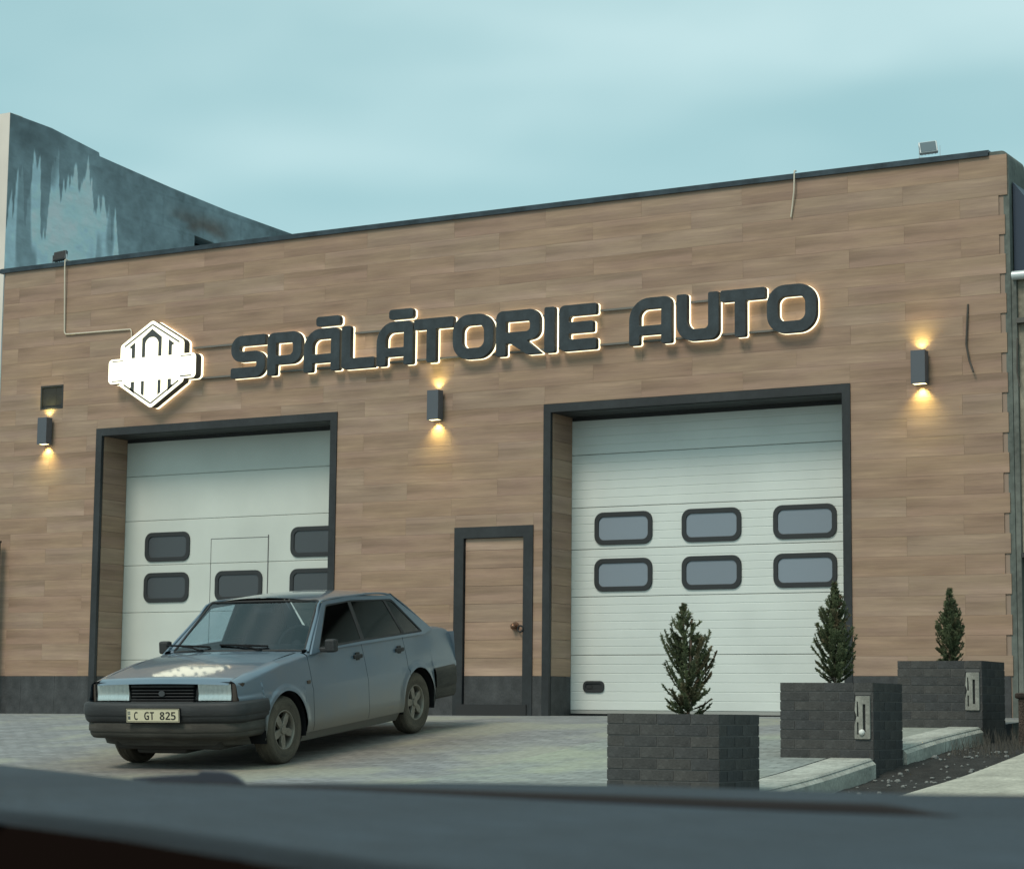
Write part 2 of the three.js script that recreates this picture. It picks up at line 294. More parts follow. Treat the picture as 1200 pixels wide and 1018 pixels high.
{
  const d = part(wash, 'garage_door', [box(Rr.x0 + .06, Rr.x1 - .06, -.015, Rr.y1, DZ - .07, DZ - .05)], M.doorSeam);
  const ys = [.045, .65, 1.294, 1.822, 2.29, 2.886, 3.40];
  for (let i = 0; i < 6; i++) part(d, 'door_section', ribbed(Rr.x0 + .02, Rr.x1 - .02, ys[i] + .0025, ys[i + 1] - .0025, .094), M.doorWhite);
  part(d, 'bottom_seal', [box(Rr.x0 + .02, Rr.x1 - .02, .01, .046, DZ - .05, DZ - .004)], std([.32, .33, .31], .7));
  let pi = 0; for (const [a, b] of [[1.000, 1.708], [2.074, 2.772], [3.151, 3.864]]) for (const [c, e] of [[1.872, 2.226], [1.356, 1.711]]) { const pm = M.paneGrey.clone(); pm.color.multiplyScalar(.9 + .22 * hash2(++pi, 3, 5)); pm.roughness = .18 + .25 * hash2(pi, 8, 5); window_(d, a, b, c, e, pm); }
  part(d, 'vent_flap', [ext(shape(rrect(.865, .244, 1.121, .366, .05), rrect(.89, .268, 1.096, .342, .03)), .012, { b: .003 }), at(new THREE.PlaneGeometry(.23, .09),   .993, .305, .004)], M.rubber, [0, 0, DZ + .001]);
  part(d, 'vent_flap_plate', box(.91, .975, .285, .32, DZ + .004, DZ + .012), M.blackPlastic);
}
{
  const d = part(wash, 'garage_door', [box(L.x0 + .06, L.x1 - .06, -.015, L.y1, DZ - .07, DZ - .05)], M.doorSeam);
  const ys = [.045, .62, 1.21, 1.80, 2.36, 2.928, 3.49];
  for (let i = 0; i < 6; i++) part(d, 'door_section', ribbed(L.x0 + .02, L.x1 - .02, ys[i] + .0018, ys[i + 1] - .0018, 0), M.doorWhite2);
  part(d, 'bottom_seal', [box(L.x0 + .02, L.x1 - .02, .01, .046, DZ - .05, DZ - .004)], std([.32, .33, .31], .7));
  for (const [a, b, only] of [[-5.382, -4.684], [-4.268, -3.562, 1], [-3.143, -2.445]]) for (const [c, e] of only ? [[1.338, 1.70]] : [[1.848, 2.205], [1.338, 1.70]]) window_(d, a, b, c, e, M.paneDark);
  part(d, 'wicket_gap', [box(-3.49, -3.476, .06, 2.13, DZ + .0005, DZ + .003), box(-4.35, -3.49, 2.10, 2.106, DZ + .0005, DZ + .003), box(-4.356, -4.35, .06, 2.106, DZ + .0005, DZ + .003)], M.doorSeam);
}
// side door covered with the same planks
{
  trim(D, .118, 'door_frame');
  const d = part(wash, 'door', box(D.x0 + .11, D.x1 - .11, -.02, D.y1 - .1, -.07, -.035), M.black);
  for (let r = 0; r < 8; r++) { const a = .413 + r * .2, b = Math.min(a + .2, D.y1 - .122); if (b - a > .02) { const g = box(D.x0 + .128, D.x1 - .128, a + .0015, b - .0015, -.034, -.022), uv = g.attributes.uv; for (let i = 0; i < uv.count; i++) uv.setXY(i, uv.getX(i) + r * .77, uv.getY(i) + r * .31); part(d, 'door_plank', g, plankMats[(r * 3 + 2) % 7]); } }
  part(d, 'kick_panel', box(D.x0 + .128, D.x1 - .128, .10, .411, -.034, -.020), M.plinth);
  part(d, 'door_sill', box(D.x0 + .06, D.x1 - .06, -.05, .10, -.034, .03), std([.02, .021, .022], .7));
  part(d, 'knob', [at(new THREE.SphereGeometry(.034, 16, 12), .262, .957, .03), at(cyl(.018, .018, .06), .262, .957, 0, Math.PI / 2), at(cyl(.05, .05, .01, 20), .262, .957, -.016, Math.PI / 2)], M.brass);
  part(d, 'lock_ring', [at(new THREE.TorusGeometry(.034, .009, 8, 20), .345, .93, .018)], M.black);
}

// vent hole left of the logo, with its metal duct
{
  const v = thing('wall_vent', 'square dark vent opening in the plank wall above the left lamp', 'vent', [-6.572, 3.943, 0]);
  part(v, 'vent_rim', ext(shape(rrect(-.187, -.152, .187, .152, .004), rrect(-.165, -.132, .165, .132, .004)), .02), M.trim, [0, 0, -.018]);
  part(v, 'duct', [grid(4, 1, (a, b) => { const q = [[-.166, -.133], [.166, -.133], [.166, .133], [-.166, .133], [-.166, -.133]][Math.round(a * 4)]; return [q[0], q[1], -.001 - b * .012]; })], M.black);
  part(v, 'flap', [box(-.164, .06, -.13, .13, -.0135, -.0105), box(.062, .164, -.13, .13, -.0135, -.0115)], std([.022, .023, .023], .7, { map: grimeFine }));
}

// ---------------------------------------------------------------- backlit lettering
const H = .505, T = .118;
const q = .02;
function glyph(c, W) {
  const m = H / 2, t = T, s = [];
  if (c === 'S') s.push(shape([[W, H, q], [0, H, .15], [0, m - t / 2, .15], [W - t, m - t / 2, .04], [W - t, t, .03], [0, t, q], [0, 0, q], [W, 0, .14], [W, m + t / 2, .15], [t, m + t / 2, .03], [t, H - t, .03], [W, H - t, q]]));
  if (c === 'P') s.push(shape([[0, 0, q], [t, 0, q], [t, .125, q], [W, .125, .15], [W, H, .13], [0, H, .09]], [[t, .125 + t * .85, .02], [t, H - t, .02], [W - t, H - t, .05], [W - t, .125 + t * .85, .06]]));
  if (c === 'A' || c === 'Ă') {
    s.push(shape([[0, 0, q], [t, 0, q], [t, .105, q], [W - t, .105, q], [W - t, 0, q], [W, 0, q], [W, H, .08], [0, H, .24]], [[t, .105 + t * .8, .01], [t, H - t, .15], [W - t, H - t, .02], [W - t, .105 + t * .8, .01]]));
    if (c === 'Ă') s.push(shape(rrect(W * .34, .535, W * 1.0, .645, .035)));
  }
  if (c === 'L') s.push(shape([[0, 0, .05], [W, 0, q], [W, t, q], [t, t, q], [t, H, q], [0, H, q]]));
  if (c === 'T') s.push(shape([[W / 2 - t / 2 - .03, 0, q], [W / 2 + t / 2 - .03, 0, q], [W / 2 + t / 2 - .03, H - t, q], [W, H - t, q], [W, H, q], [0, H, q], [0, H - t, q], [W / 2 - t / 2 - .03, H - t, q]]));
  if (c === 'O') s.push(shape(rrect(0, 0, W, H, .2), rrect(t, t, W - t, H - t, .085)));
  if (c === 'R') s.push(shape([[0, 0, q], [t, 0, q], [t, .14, q], [t + .06, .14, q], [W - .16, 0, q], [W + .02, 0, .01], [W - .17, .155, q], [W, .19, .1], [W, H, .13], [0, H, .08]], [[t, .14 + t, .015], [t, H - t, .015], [W - t, H - t, .05], [W - t, .14 + t, .05]]));
  if (c === 'I') s.push(shape(rrect(0, 0, W, H, q)));
  if (c === 'E') s.push(shape([[0, 0, .07], [W, 0, q], [W, t, q], [t, t, .04], [t, m - t / 2, q], [W - .04, m - t / 2, q], [W - .04, m + t / 2, q], [t, m + t / 2, q], [t, H - t, .04], [W, H - t, q], [W, H, q], [0, H, .07]]));
  if (c === 'U') s.push(shape([[0, H, q], [0, 0, .19], [W, 0, .1], [W, H, q], [W - t, H, q], [W - t, t, .05], [t, t, .1], [t, H, q]]));
  return s;
}
{
  const sg = thing('lettering_sign', 'dark backlit letters SPĂLĂTORIE AUTO on two rails across the plank facade', 'sign', [0, 3.974, 0]);
  // the two rails
  for (const y of [.05, .432]) part(sg, 'rail', [box(-4.3, 3.72, y - .011, y + .011, .004, .03)], std([.16, .15, .13], .6));
  const row = [['S', -3.65, -3.15], ['P', -3.11, -2.62], ['Ă', -2.58, -2.075], ['L', -2.04, -1.585], ['Ă', -1.55, -1.06], ['T', -1.04, -.515], ['O', -.515, .015], ['R', .055, .61], ['I', .675, .80], ['E', .86, 1.32], ['A', 1.73, 2.235], ['U', 2.30, 2.79], ['T', 2.815, 3.325], ['O', 3.35, 3.90]];
  for (const [c, x0, x1] of row) {
    const W = x1 - x0, ss = glyph(c, W);
    const l = part(sg, 'letter', ss.map(s => metreUV(ext(s, .058, { b: .004, seg: 10 }))), M.letter, [x0, 0, .056]);
    part(l, 'letter_glow', ss.map(s => ext(s,   .012, { b: .0065, bt: .004, seg: 10 })), M.glow, [0, 0, -.034]);
    const a = new THREE.RectAreaLight(new THREE.Color().setRGB(1, .88, .6), .22, W * .6, H * .6); a.position.set(x0 + W / 2, H / 2, .016); a.rotation.set(0, 0, 0); sg.add(a); // faces the wall (-z)
  }
}
// the hexagonal logo
{
  const lg = thing('logo_sign', 'glowing cream hexagon logo with arch and columns crossed by a blank band', 'sign', [-4.825, 4.225, 0]); lg.scale.set(1.0, 1.03, 1);
  const k = 1, hexBand = [[0, .525, .03], [-.49, .25, .03], [-.49, .09, .01], [-.675, .09, .05], [-.675, -.20, .05], [-.49, -.20, .01], [-.49, -.235, .03], [0, -.525, .03], [.49, -.235, .03], [.49, -.20, .01], [.675, -.20, .05], [.675, .09, .05], [.49, .09, .01], [.49, .25, .03]];
  part(lg, 'sign_body', ext(shape(hexBand), .10, { b: .004 }), std([.085, .08, .072], .6), [0, 0, .058]);
  part(lg, 'sign_face', ext(shape(hexBand), .006, { b: .004 }), M.signFace, [0, 0, .167]);
  part(lg, 'sign_glow', ext(shape(hexBand), .014, { b: .008, bt: .004 }), M.signGlow, [0, 0, .022]);
  const z = [0, 0, .1775], dk = (pts, ...h) => ext(shape(pts, ...h), .004);
  // central gothic arch and its lower legs
  part(lg, 'arch', [dk([[-.153, .088], [-.103, .088], [-.103, .265, .02], [-.06, .318, .05], [0, .328, .05], [.06, .318, .05], [.103, .265, .02], [.103, .088], [.153, .088], [.153, .318], [0, .425], [-.153, .318]])], M.signLine, z);
  part(lg, 'arch_leg', [dk([[-.153, -.198], [-.153, -.352], [-.108, -.38], [-.108, -.198]])], M.signLine, z);
  part(lg, 'arch_leg', [dk([[.153, -.198], [.108, -.198], [.108, -.38], [.153, -.352]])], M.signLine, z);
  for (const s of [-1, 1]) part(lg, 'column', [dk([[s * .262, .088], [s * .314, .088], [s * .314, .205], [s * .355, .222], [s * .262, .282]]), dk([[s * .262, -.198], [s * .314, -.198], [s * .314, -.262], [s * .355, -.278], [s * .262, -.342]])], M.signLine, z);
  const line = (a, b, w = .0095) => { const dx = b[0] - a[0], dy = b[1] - a[1], l = Math.hypot(dx, dy), n = [-dy / l * w, dx / l * w]; return dk([[a[0] + n[0], a[1] + n[1]], [b[0] + n[0], b[1] + n[1]], [b[0] - n[0], b[1] - n[1]], [a[0] - n[0], a[1] - n[1]]]); };
  for (const g of [line([0, .475], [-.43, .235]), line([0.004, .475], [.43, .235]), line([-.43, -.225], [0, -.475]), line([.004, -.475], [.43, -.225]), line([-.62, .066], [-.45, .066], .006), line([.45, .066], [.62, .066], .006), line([-.62, -.176], [-.45, -.176], .006), line([.45, -.176], [.62, -.176], .008)]) part(lg, 'edge_line', g, M.signLine, z);
  const a = new THREE.RectAreaLight(new THREE.Color().setRGB(1, .88, .6), .3, .8, .5); a.position.set(0, 0, .012); lg.add(a);
}
// three up-and-down wall lamps
[[-6.60, 3.50, 'leftmost up-down wall lamp, below the square vent'], [-.765, 3.475, 'middle up-down wall lamp under the lettering above the side door'], [5.0, 3.51, 'right up-down wall lamp beside the right garage door']].forEach(([x, y, label], i) => {
  const o = thing('wall_lamp', label, 'wall lamp', [x, y, 0], 0, 'up and down wall lamps on the facade');
  part(o, 'body', [box(-.075, -.069, -.17, .17, .03, .135), box(.069, .075, -.17, .17, .03, .135), box(-.0685, .0685, -.17, .17, .1285, .135), box(-.0685, .0685, -.17, .17, .03, .036), box(-.0684, .0684, -.12, .12, .0362, .128)], M.lampGrey);
  part(o, 'bracket', box(-.05, .05, -.06, .06, .002, .0298), M.lampGrey);
  for (const s of [1, -1]) {
    part(o, 'lamp_lens', at(new THREE.BoxGeometry(.132, .006, .088), 0, s * .163, .082), M.lens);
    const l = new THREE.SpotLight(new THREE.Color().setRGB(1, .86, .30), s > 0 ? .6 : 1.15, 4, s > 0 ? 1.0 : .95, .8, 2); l.position.set(0, s * .170, .055); l.target.position.set(0, s * 1.2, -.12); l.castShadow = true; o.add(l, l.target);
  }
});
// floodlights on the parapet
function floodlight(p, ry, label, dark) {
  const o = thing('floodlight', label, 'floodlight', p, ry);
  part(o, 'housing', [rbox(.19, .13, .05, .008, 0, .115, 0), ...[-2, -1, 0, 1, 2].map(i => box(i * .035 - .003, i * .035 + .003, .06, .17, -.05, -.024))], std(dark ? [.06, .07, .075] : [.55, .60, .60], .45, { metalness: .3 }), [0, 0, 0], [-.3, 0, .12]);
  part(o, 'glass', box(-.08, .08, .06, .17, .0255, .029), dark ? M.black : phys([.12, .16, .18], .2, { clearcoat: 1 }), [0, 0, 0], [-.3, 0, .12]);
  part(o, 'bracket', [box(-.108, -.103, -.0, .12, -.012, .012), box(.103, .108, -.0, .12, -.012, .012), box(-.108, .108, -.008, 0, -.015, .015)], M.steel);
  return o;
}
floodlight([5.075, 5.715, -.1], .35, 'silver floodlight on a bracket at the right end of the roof edge', false);
floodlight([-6.63, 5.70, -.12], .1, 'small dark floodlight at the left end of the roof edge', true);
// conduits and cables on the wall
tag(part(scene, 'wall_conduit', tube([[-6.4, 5.70, -.05], [-6.4, 5.71, .035], [-6.4, 5.6, .036], [-6.385, 4.77, .016], [-6.37, 4.74, .016], [-6.3, 4.736, .016], [-5.31, 4.72, .016], [-5.29, 4.70, .016], [-5.285, 4.6, .016]], .010, 120), M.cream), 'cream cable conduit running from the roof edge to the logo', 'conduit');
tag(part(scene, 'hanging_cable', tube([[3.63, 5.72, -.02], [3.635, 5.71, .035], [3.63, 5.5, .036], [3.605, 5.35, .02], [3.585, 5.22, .016]], .009, 40), M.cream), 'short white cable end hanging from the roof edge above the lettering', 'cable');
tag(part(scene, 'loose_cable', tube([[5.49, 4.13, .004], [5.485, 4.0, .018], [5.47, 3.72, .022], [5.50, 3.56, .03], [5.55, 3.43, .05]], .010, 40), M.cableDark), 'loose dark cable dangling beside the right wall lamp', 'cable');
tag(part(scene, 'gate_post', [box(-.045, .045, -.5, 2.10, -.04, .04), box(-.052, .052, 2.10, 2.125, -.047, .047)], std([.04, .038, .036], .7, { metalness: .3 }), [-7.315, 0, .12]), 'dark steel post standing at the left end of the facade', 'post');

// ---------------------------------------------------------------- neighbouring buildings
// stained concrete block behind, left
{
  const bx = -13.08, o = thing('concrete_building', 'tall unfinished concrete building with streaked stained side wall behind the facade', 'building');
  const prof = [[-6.0, 9.97], [-7.03, 9.95], [-8.22, 9.81], [-8.28, 9.80], [-8.30, 9.74], [-10.31, 9.6], [-12.14, 9.51], [-14.25, 9.47], [-26, 9.2]];
  const stain = tex(1024, 512, (u, v) => { // u along 20 m from the corner, v over 10 m of height
    const z = u * 20, y = v * 10, n = fbm(u, v, 10, 6, 201, 6), fineN = fbm(u, v, 120, 60, 203, 3);
    const x = z, col = fbm(u, .5, 130, 2, 207, 3), col2 = fbm(u, .3, 34, 2, 209, 3);
    // washed pale streaks below a ragged wet line, only over the first metres
    const edge = 8.95 + (col - .5) * 3.0 + (col2 - .5) * 1.4 - smooth(2.2, 4.2, x) * 1.9 - smooth(.5, 0, x) * .9;
    let pale = smooth(0, .12, edge - y) * (1 - smooth(2.6, 6.0, x) * .75);
    const drip = smooth(.62, .70, fbm(u, v, 60, 3, 211, 2)) ; pale *= 1 - drip * .7;
    const block = Math.abs(((y * 1.7) % 1) - .5) > .47 || Math.abs(((x * .85 + Math.floor(y * 1.7) * .5) % 1) - .5) > .475 ? 1 : 0;
    let k = lerp(.66, 1.0, pale) + (n - .5) * .34 + (fineN - .5) * .16 - block * .03 * smooth(2.5, 4, x) - smooth(9.2, 9.9, y) * .06;
    const rust = smooth(.5, .7, fbm(u, v, 14, 14, 219, 4)) * smooth(4, 5, x) * smooth(6.4, 5.6, x) * smooth(9.4, 9, y) * smooth(8.3, 8.7, y);
    return [k * lerp(.92, .74, rust), k * lerp(1, .66, rust), k * lerp(1.03, .62, rust)];
  });
  stain.wrapS = stain.wrapT = THREE.ClampToEdgeWrapping;
  const hole = [[-11.05, 8.58], [-11.85, 8.55], [-11.85, 8.80], [-11.05, 8.84]];
  const s = new THREE.Shape(); s.moveTo(6, 0); for (const [z, y] of prof) s.lineTo(-z, y); s.lineTo(26, 0); s.closePath();
  s.holes.push(roundPath(hole.map(([z, y]) => [-z, y, 0]), new THREE.Path()));
  const g = ext(s, .35); g.rotateY(Math.PI / 2); g.translate(bx - .35, 0, 0);
  { const p = g.attributes.position, uv = g.attributes.uv; for (let i = 0; i < p.count; i++) uv.setXY(i, (-p.getZ(i) - 6) / 20, p.getY(i) / 10); }
  part(o, 'side_wall', g, std([.69, .755, .775], .95, { map: stain, bumpMap: noise4, bumpScale: .02 }));
  part(o, 'front_wall', box(-30, bx - .004, 0, 9.975, -6.3, -5.995), std([.80, .73, .66], .9, { map: softTex }));
  part(o, 'back_wall', box(-30, bx - .36, 0, 9, -26, -25.7), M.core);
  part(o, 'roof', box(-30, bx - .36, 8.7, 8.9, -25.7, -6.31), M.core);
  // black box added behind the wall hole to paint its inside shade
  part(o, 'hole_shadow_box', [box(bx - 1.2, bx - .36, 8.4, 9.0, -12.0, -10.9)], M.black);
}
// lower building at the right
{
  const o = thing('side_building', 'beige building with dark metal roof and white gutter right of the facade', 'building');
  part(o, 'wall', box(5.984, 14, 1.62, 4.36, -6, -.06), std([.46, .42, .33], .9, { map: grime1 }));
  part(o, 'base_wall', box(5.984, 14, -.6, 1.615, -6, -.12), std([.24, .25, .225], .92, { map: grime1 }));
  part(o, 'pilaster', box(5.932, 5.981, -.6, 4.36, -.5, -.02), std([.235, .25, .225], .92, { map: grime1 }));
  const s = new THREE.Shape(); s.moveTo(5.94, 4.44); s.lineTo(5.94, 5.36); s.lineTo(6.12, 5.12); s.lineTo(6.9, 4.44); s.closePath();
  part(o, 'roof', ext(s, 6), std([.035, .05, .075], .5, { metalness: .3 }), [0, 0, -6.1]);
  part(o, 'gutter', [at(cyl(.045, .045, 3, 14), 7.45, 4.38, .0, 0, 0, Math.PI / 2)], std([.62, .66, .66], .4, { metalness: .3 }));
  part(o, 'ledge', box(5.986, 14, 3.90, 3.95, -.059, .01), std([.11, .105, .095], .9));
  part(o, 'ledge_lower', box(5.986, 14, 1.57, 1.614, -.119, -.02), std([.05, .05, .05], .9));
  part(o, 'cable', tube([[5.985, 3.75, -.012], [5.985, 3.6, 0], [5.98, 3.4, 0], [6.01, 3.25, .02]], .008, 20), M.cableDark);
}
tag(part(scene, 'masonry_stub', [rbox(.62, .62, .5, .03, 0, 0, 0), rbox(.66, .05, .54, .02, 0, .315, 0)], std([.12, .085, .065], .95, { map: grimeFine, bumpMap: noise4, bumpScale: .02 }), [7.0, -.12, 2.25]), 'low brown masonry stub at the right edge behind the soil strip', 'wall stub');

// ---------------------------------------------------------------- planters and thujas
const brickMats = [[.075, .077, .078], [.066, .069, .072], [.084, .084, .082], [.070, .070, .069], [.088, .086, .082]].map(c => std(c, .75, { map: grimeFine, bumpMap: noise4, bumpScale: .003 }));
const soilPot = std([.05, .042, .034], 1, { map: grimeFine });
const brickCache = {};
const brickG = (w) => brickCache[w.toFixed(3)] ||= metreUV(new THREE.BoxGeometry(w, .065, .02));
function planter(x, z, label, broken, W = .785) {
  const Dp = .66, Hh = .60, y0 = G(x, z) , o = thing('brick_planter', label, 'planter', [x, y0, z], 0, 'dark brick planters in a row');
  const base = -.3;
  part(o, 'planter_body', [box(.005, W - .005, base, Hh - .01, -.06, -.005), box(.005, W - .005, base, Hh - .01, -Dp + .005, -Dp + .06), box(.005, .06, base, Hh - .01, -Dp + .06, -.06), box(W - .06, W - .005, base, Hh - .01, -Dp + .06, -.06)], std([.10, .10, .097], .95));
  part(o, 'planter_soil', grid(8, 8, (a, b) => [lerp(.06, W - .06, a), Hh - .07 + .03 * fbm(a, b, 6, 6, 7, 2), lerp(-Dp + .06, -.06, b)]), soilPot);
  const n0 = Math.round(base / .075);
  for (let r = n0; r < 8; r++) {
    const y = r * .075 + .0375;
    const run = (len, place, off) => { let t = -off; while (t < len - .001) { const a = Math.max(t, 0), b = Math.min(t + .25, len); if (b - a > .02) { const w = b - a - .007, j = rr(-.0012, .0012); place((a + b) / 2, w, j); } t += .25; } };
    const add = (g, p, ry) => part(o, 'brick', g, brickMats[Math.floor(rnd() * brickMats.length)], p, ry ? [0, ry, 0] : undefined);
    run(W, (c, w, j) => { if (broken && y > .16 && y < .49 && c + w / 2 > W - .17) { const a = c - w / 2, b2 = Math.min(c + w / 2, W - .155); if (b2 - a > .03) add(brickG(b2 - a), [(a + b2) / 2, y, -.010 + j]); return; } add(brickG(w), [c, y, -.010 + j]); }, (r & 1) * .125);
    run(Dp, (c, w, j) => add(brickG(w), [W - .0105 + j, y, -c], Math.PI / 2), (r & 1) ? 0 : .125);
    if (r >= 0) { run(Dp, (c, w, j) => add(brickG(w), [.0105 + j, y, -c], -Math.PI / 2), (r & 1) ? 0 : .125); run(W, (c, w, j) => add(brickG(w), [c, y, -Dp + .010 + j], Math.PI), (r & 1) * .125); }
  }
  if (broken) {
    const s = shape([[0, 0, .006], [.125, 0, .006], [.125, .33, .006], [.012, .33, .004], [.004, .22], [.018, .17], [.002, .1]], [[.018, .03, .004], [.034, .03, .004], [.034, .13, .004], [.018, .13, .004]], [[.018, .17, .004], [.036, .17, .004], [.03, .29, .004], [.018, .29, .004]], [[.066, .05, .006], [.092, .05, .006], [.092, .27, .006], [.066, .27, .006]]);
    const b = part(o, 'hollow_block', ext(s, .016, { b: .002 }), std([.40, .40, .36], .9, { map: grimeFine }), [W - .15, .16, -.003]);
    if (broken === 2) part(b, 'mortar_lump', at(new THREE.IcosahedronGeometry(.025, 1), .06, .05, .018), std([.7, .7, .66], .9));
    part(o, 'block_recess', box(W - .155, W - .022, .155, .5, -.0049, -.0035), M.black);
  }
  return o;
}
planter(5.49, 7.84, 'nearest dark brick planter with a sparse thuja, closest to the viewer', 0, .835);
planter(5.465, 4.80, 'middle dark brick planter with a pale hollow block showing at its corner', 2);
planter(5.475, 2.13, 'farthest dark brick planter, nearest the facade, with a slotted pale block at its corner', 1);
const leafMat = std([1, 1, 1], .75, { vertexColors: true, side: THREE.DoubleSide });
const barkMat = std([.14, .10, .075], .95);
function thuja(x, z, y, Hh, Rm, dens, leaders, sd, label, brown) {
  seed = sd; const o = thing('thuja', label, 'shrub', [x, y, z], 0, undefined);
  const P = [], C = [], wood = [];
  const leaf = (a, b, w, col) => { const d = b.clone().sub(a), s = new THREE.Vector3(rr(-1, 1), rr(-1, 1), rr(-1, 1)).cross(d).normalize().multiplyScalar(w); const m = a.clone().lerp(b, .45); for (const v of [a, m.clone().add(s), b, a, b, m.clone().sub(s)]) { P.push(v.x, v.y, v.z); C.push(...col); } };
  const V = (x, y, z) => new THREE.Vector3(x, y, z);
  const prof = t => Rm * Math.pow(Math.min(1, (1 - t) * 1.5), 1.05) * (.84 + .16 * smooth(0, .25, t));
  for (const [lx, lz, top, frac] of leaders) wood.push(tube([[0, -.06, 0], [lx * .3, top * .35, lz * .3], [lx * .8, top * .7, lz * .8], [lx, top, lz]], .006 * frac + .003, 14, 5));
  const N = Math.round(95 * dens);
  for (let i = 0; i < N; i++) {
    const L0 = leaders[Math.floor(Math.pow(rnd(), 1.6) * leaders.length)], t = Math.pow(rnd(), .95) * .97, h = t * L0[2], az = rr(0, 6.283), rad = prof(t * L0[2] / Hh) * rr(.55, 1.12) * L0[3];
    const sx = L0[0] * t, sz = L0[1] * t, dir = V(Math.cos(az), 0, Math.sin(az)), up = rr(.6, 1.6) * lerp(.5, 1, smooth(0, .25, t));
    const p0 = V(sx, h, sz), p2 = p0.clone().addScaledVector(dir, rad).add(V(0, rad * up, 0)), p1 = p0.clone().addScaledVector(dir, rad * .65).add(V(0, rad * up * .3, 0));
    if (p2.y > L0[2] + .01) p2.y = L0[2] + .01;
    const bez = s => { const a = p0.clone().lerp(p1, s), b = p1.clone().lerp(p2, s); return a.lerp(b, s); };
    if (rad > .03) wood.push(tube([0, .5, 1].map(s => bez(s).toArray()), .0018, 4, 3));
    const tone = rr(.6, 1.25), br = rnd() < brown ? rr(.3, .9) : 0;
    const ns = Math.max(4, Math.round(rad / .0072));
    for (let k = 0; k < ns; k++) {
      const s = lerp(.18, 1, (k + rnd()) / ns), c = bez(s), d2 = bez(Math.min(1, s + .08)).sub(bez(s - .08)).normalize();
      const side = d2.clone().cross(V(rr(-.5, .5), 1, rr(-.5, .5))).normalize();
      for (let f = 0; f < 5; f++) {
        const sp = (f - 2) / 2 * rr(.6, .95), dd = d2.clone().multiplyScalar(Math.cos(sp)).addScaledVector(side, Math.sin(sp)).add(V(0, .35, 0)).normalize();
        const len = rr(.018, .038), e = c.clone().addScaledVector(dd, len), q = tone * rr(.75, 1.2), g = [lerp(.105, .17, br) * q, lerp(.128, .12, br) * q, lerp(.060, .066, br) * q];
        leaf(c, e, len * .12, g);
        const md = c.clone().lerp(e, .5); for (const sg of [-1, 1]) leaf(md, md.clone().addScaledVector(dd, len * .4).addScaledVector(side, sg * len * .32), len * .09, g);
      }
    }
  }
  const g = new THREE.BufferGeometry(); g.setAttribute('position', new THREE.Float32BufferAttribute(P, 3)); g.setAttribute('color', new THREE.Float32BufferAttribute(C, 3)); g.computeVertexNormals();
  part(o, 'trunk', wood, barkMat); part(o, 'crown', g, leafMat);
  return o;
}
thuja(5.93, 7.48, -.03, .80, .185, 1.75, [[-.045, .0, .80, 1], [.035, .02, .68, .9], [.0, -.03, .55, 1]], 101, 'sparse thin thuja with bare stems growing in the nearest planter', .16);
thuja(5.80, 4.46, .24, .84, .165, 2.6, [[.0, .0, .84, 1], [.01, .02, .74, 1]], 202, 'bushier thuja growing in the middle planter', .1);
thuja(5.86, 1.80, .43, .75, .125, 2.7, [[.0, .0, .75, 1], [.01, -.01, .62, 1]], 303, 'dense narrow thuja growing in the farthest planter before the plank wall', .05);
// rubble in the soil strip
{
  seed = 55; const gs = [];
  for (let i = 0; i < 130; i++) { const x = rr(6.32, 7.25), z = rr(3.0, 7), r = rr(.005, .022) * (rnd() < .15 ? 1.6 : 1), g = new THREE.IcosahedronGeometry(r, 0), p = g.attributes.position; const sx = rr(.7, 1.4), sy = rr(.4, .9); for (let k = 0; k < p.count; k++) p.setXYZ(k, p.getX(k) * sx, p.getY(k) * sy, p.getZ(k)); g.rotateY(rr(0, 6)); g.translate(x, soilY(x, z) + r * .4, z); gs.push(g); }
  const m = part(scene, 'rubble', gs, std([.20, .205, .195], .95)); m.userData.kind = 'stuff'; tag(m, 'pale bits of rubble scattered over the dark soil strip', 'rubble'); delete m.userData.category; m.userData.category = 'rubble';
  const P = [];
  for (let i = 0; i < 420; i++) { const x = rr(6.3, 6.95), z = rr(1.5, 3.6), y = soilY(x, z), h = rr(.05, .2), a = rr(0, 6.28), l = rr(.1, .6) * h, w = .0025; const tx = x + Math.cos(a) * l, tz = z + Math.sin(a) * l; P.push(x - w, y, z, x + w, y, z, tx, y + h, tz, x, y, z - w, x, y, z + w, tx, y + h, tz); }
  const g = new THREE.BufferGeometry(); g.setAttribute('position', new THREE.Float32BufferAttribute(P, 3)); g.computeVertexNormals();
  const w = part(scene, 'dry_grass', g, std([.10, .095, .08], 1, { side: THREE.DoubleSide })); w.userData.kind = 'stuff'; tag(w, 'dry grey weeds at the foot of the farthest planter', 'weeds');
}
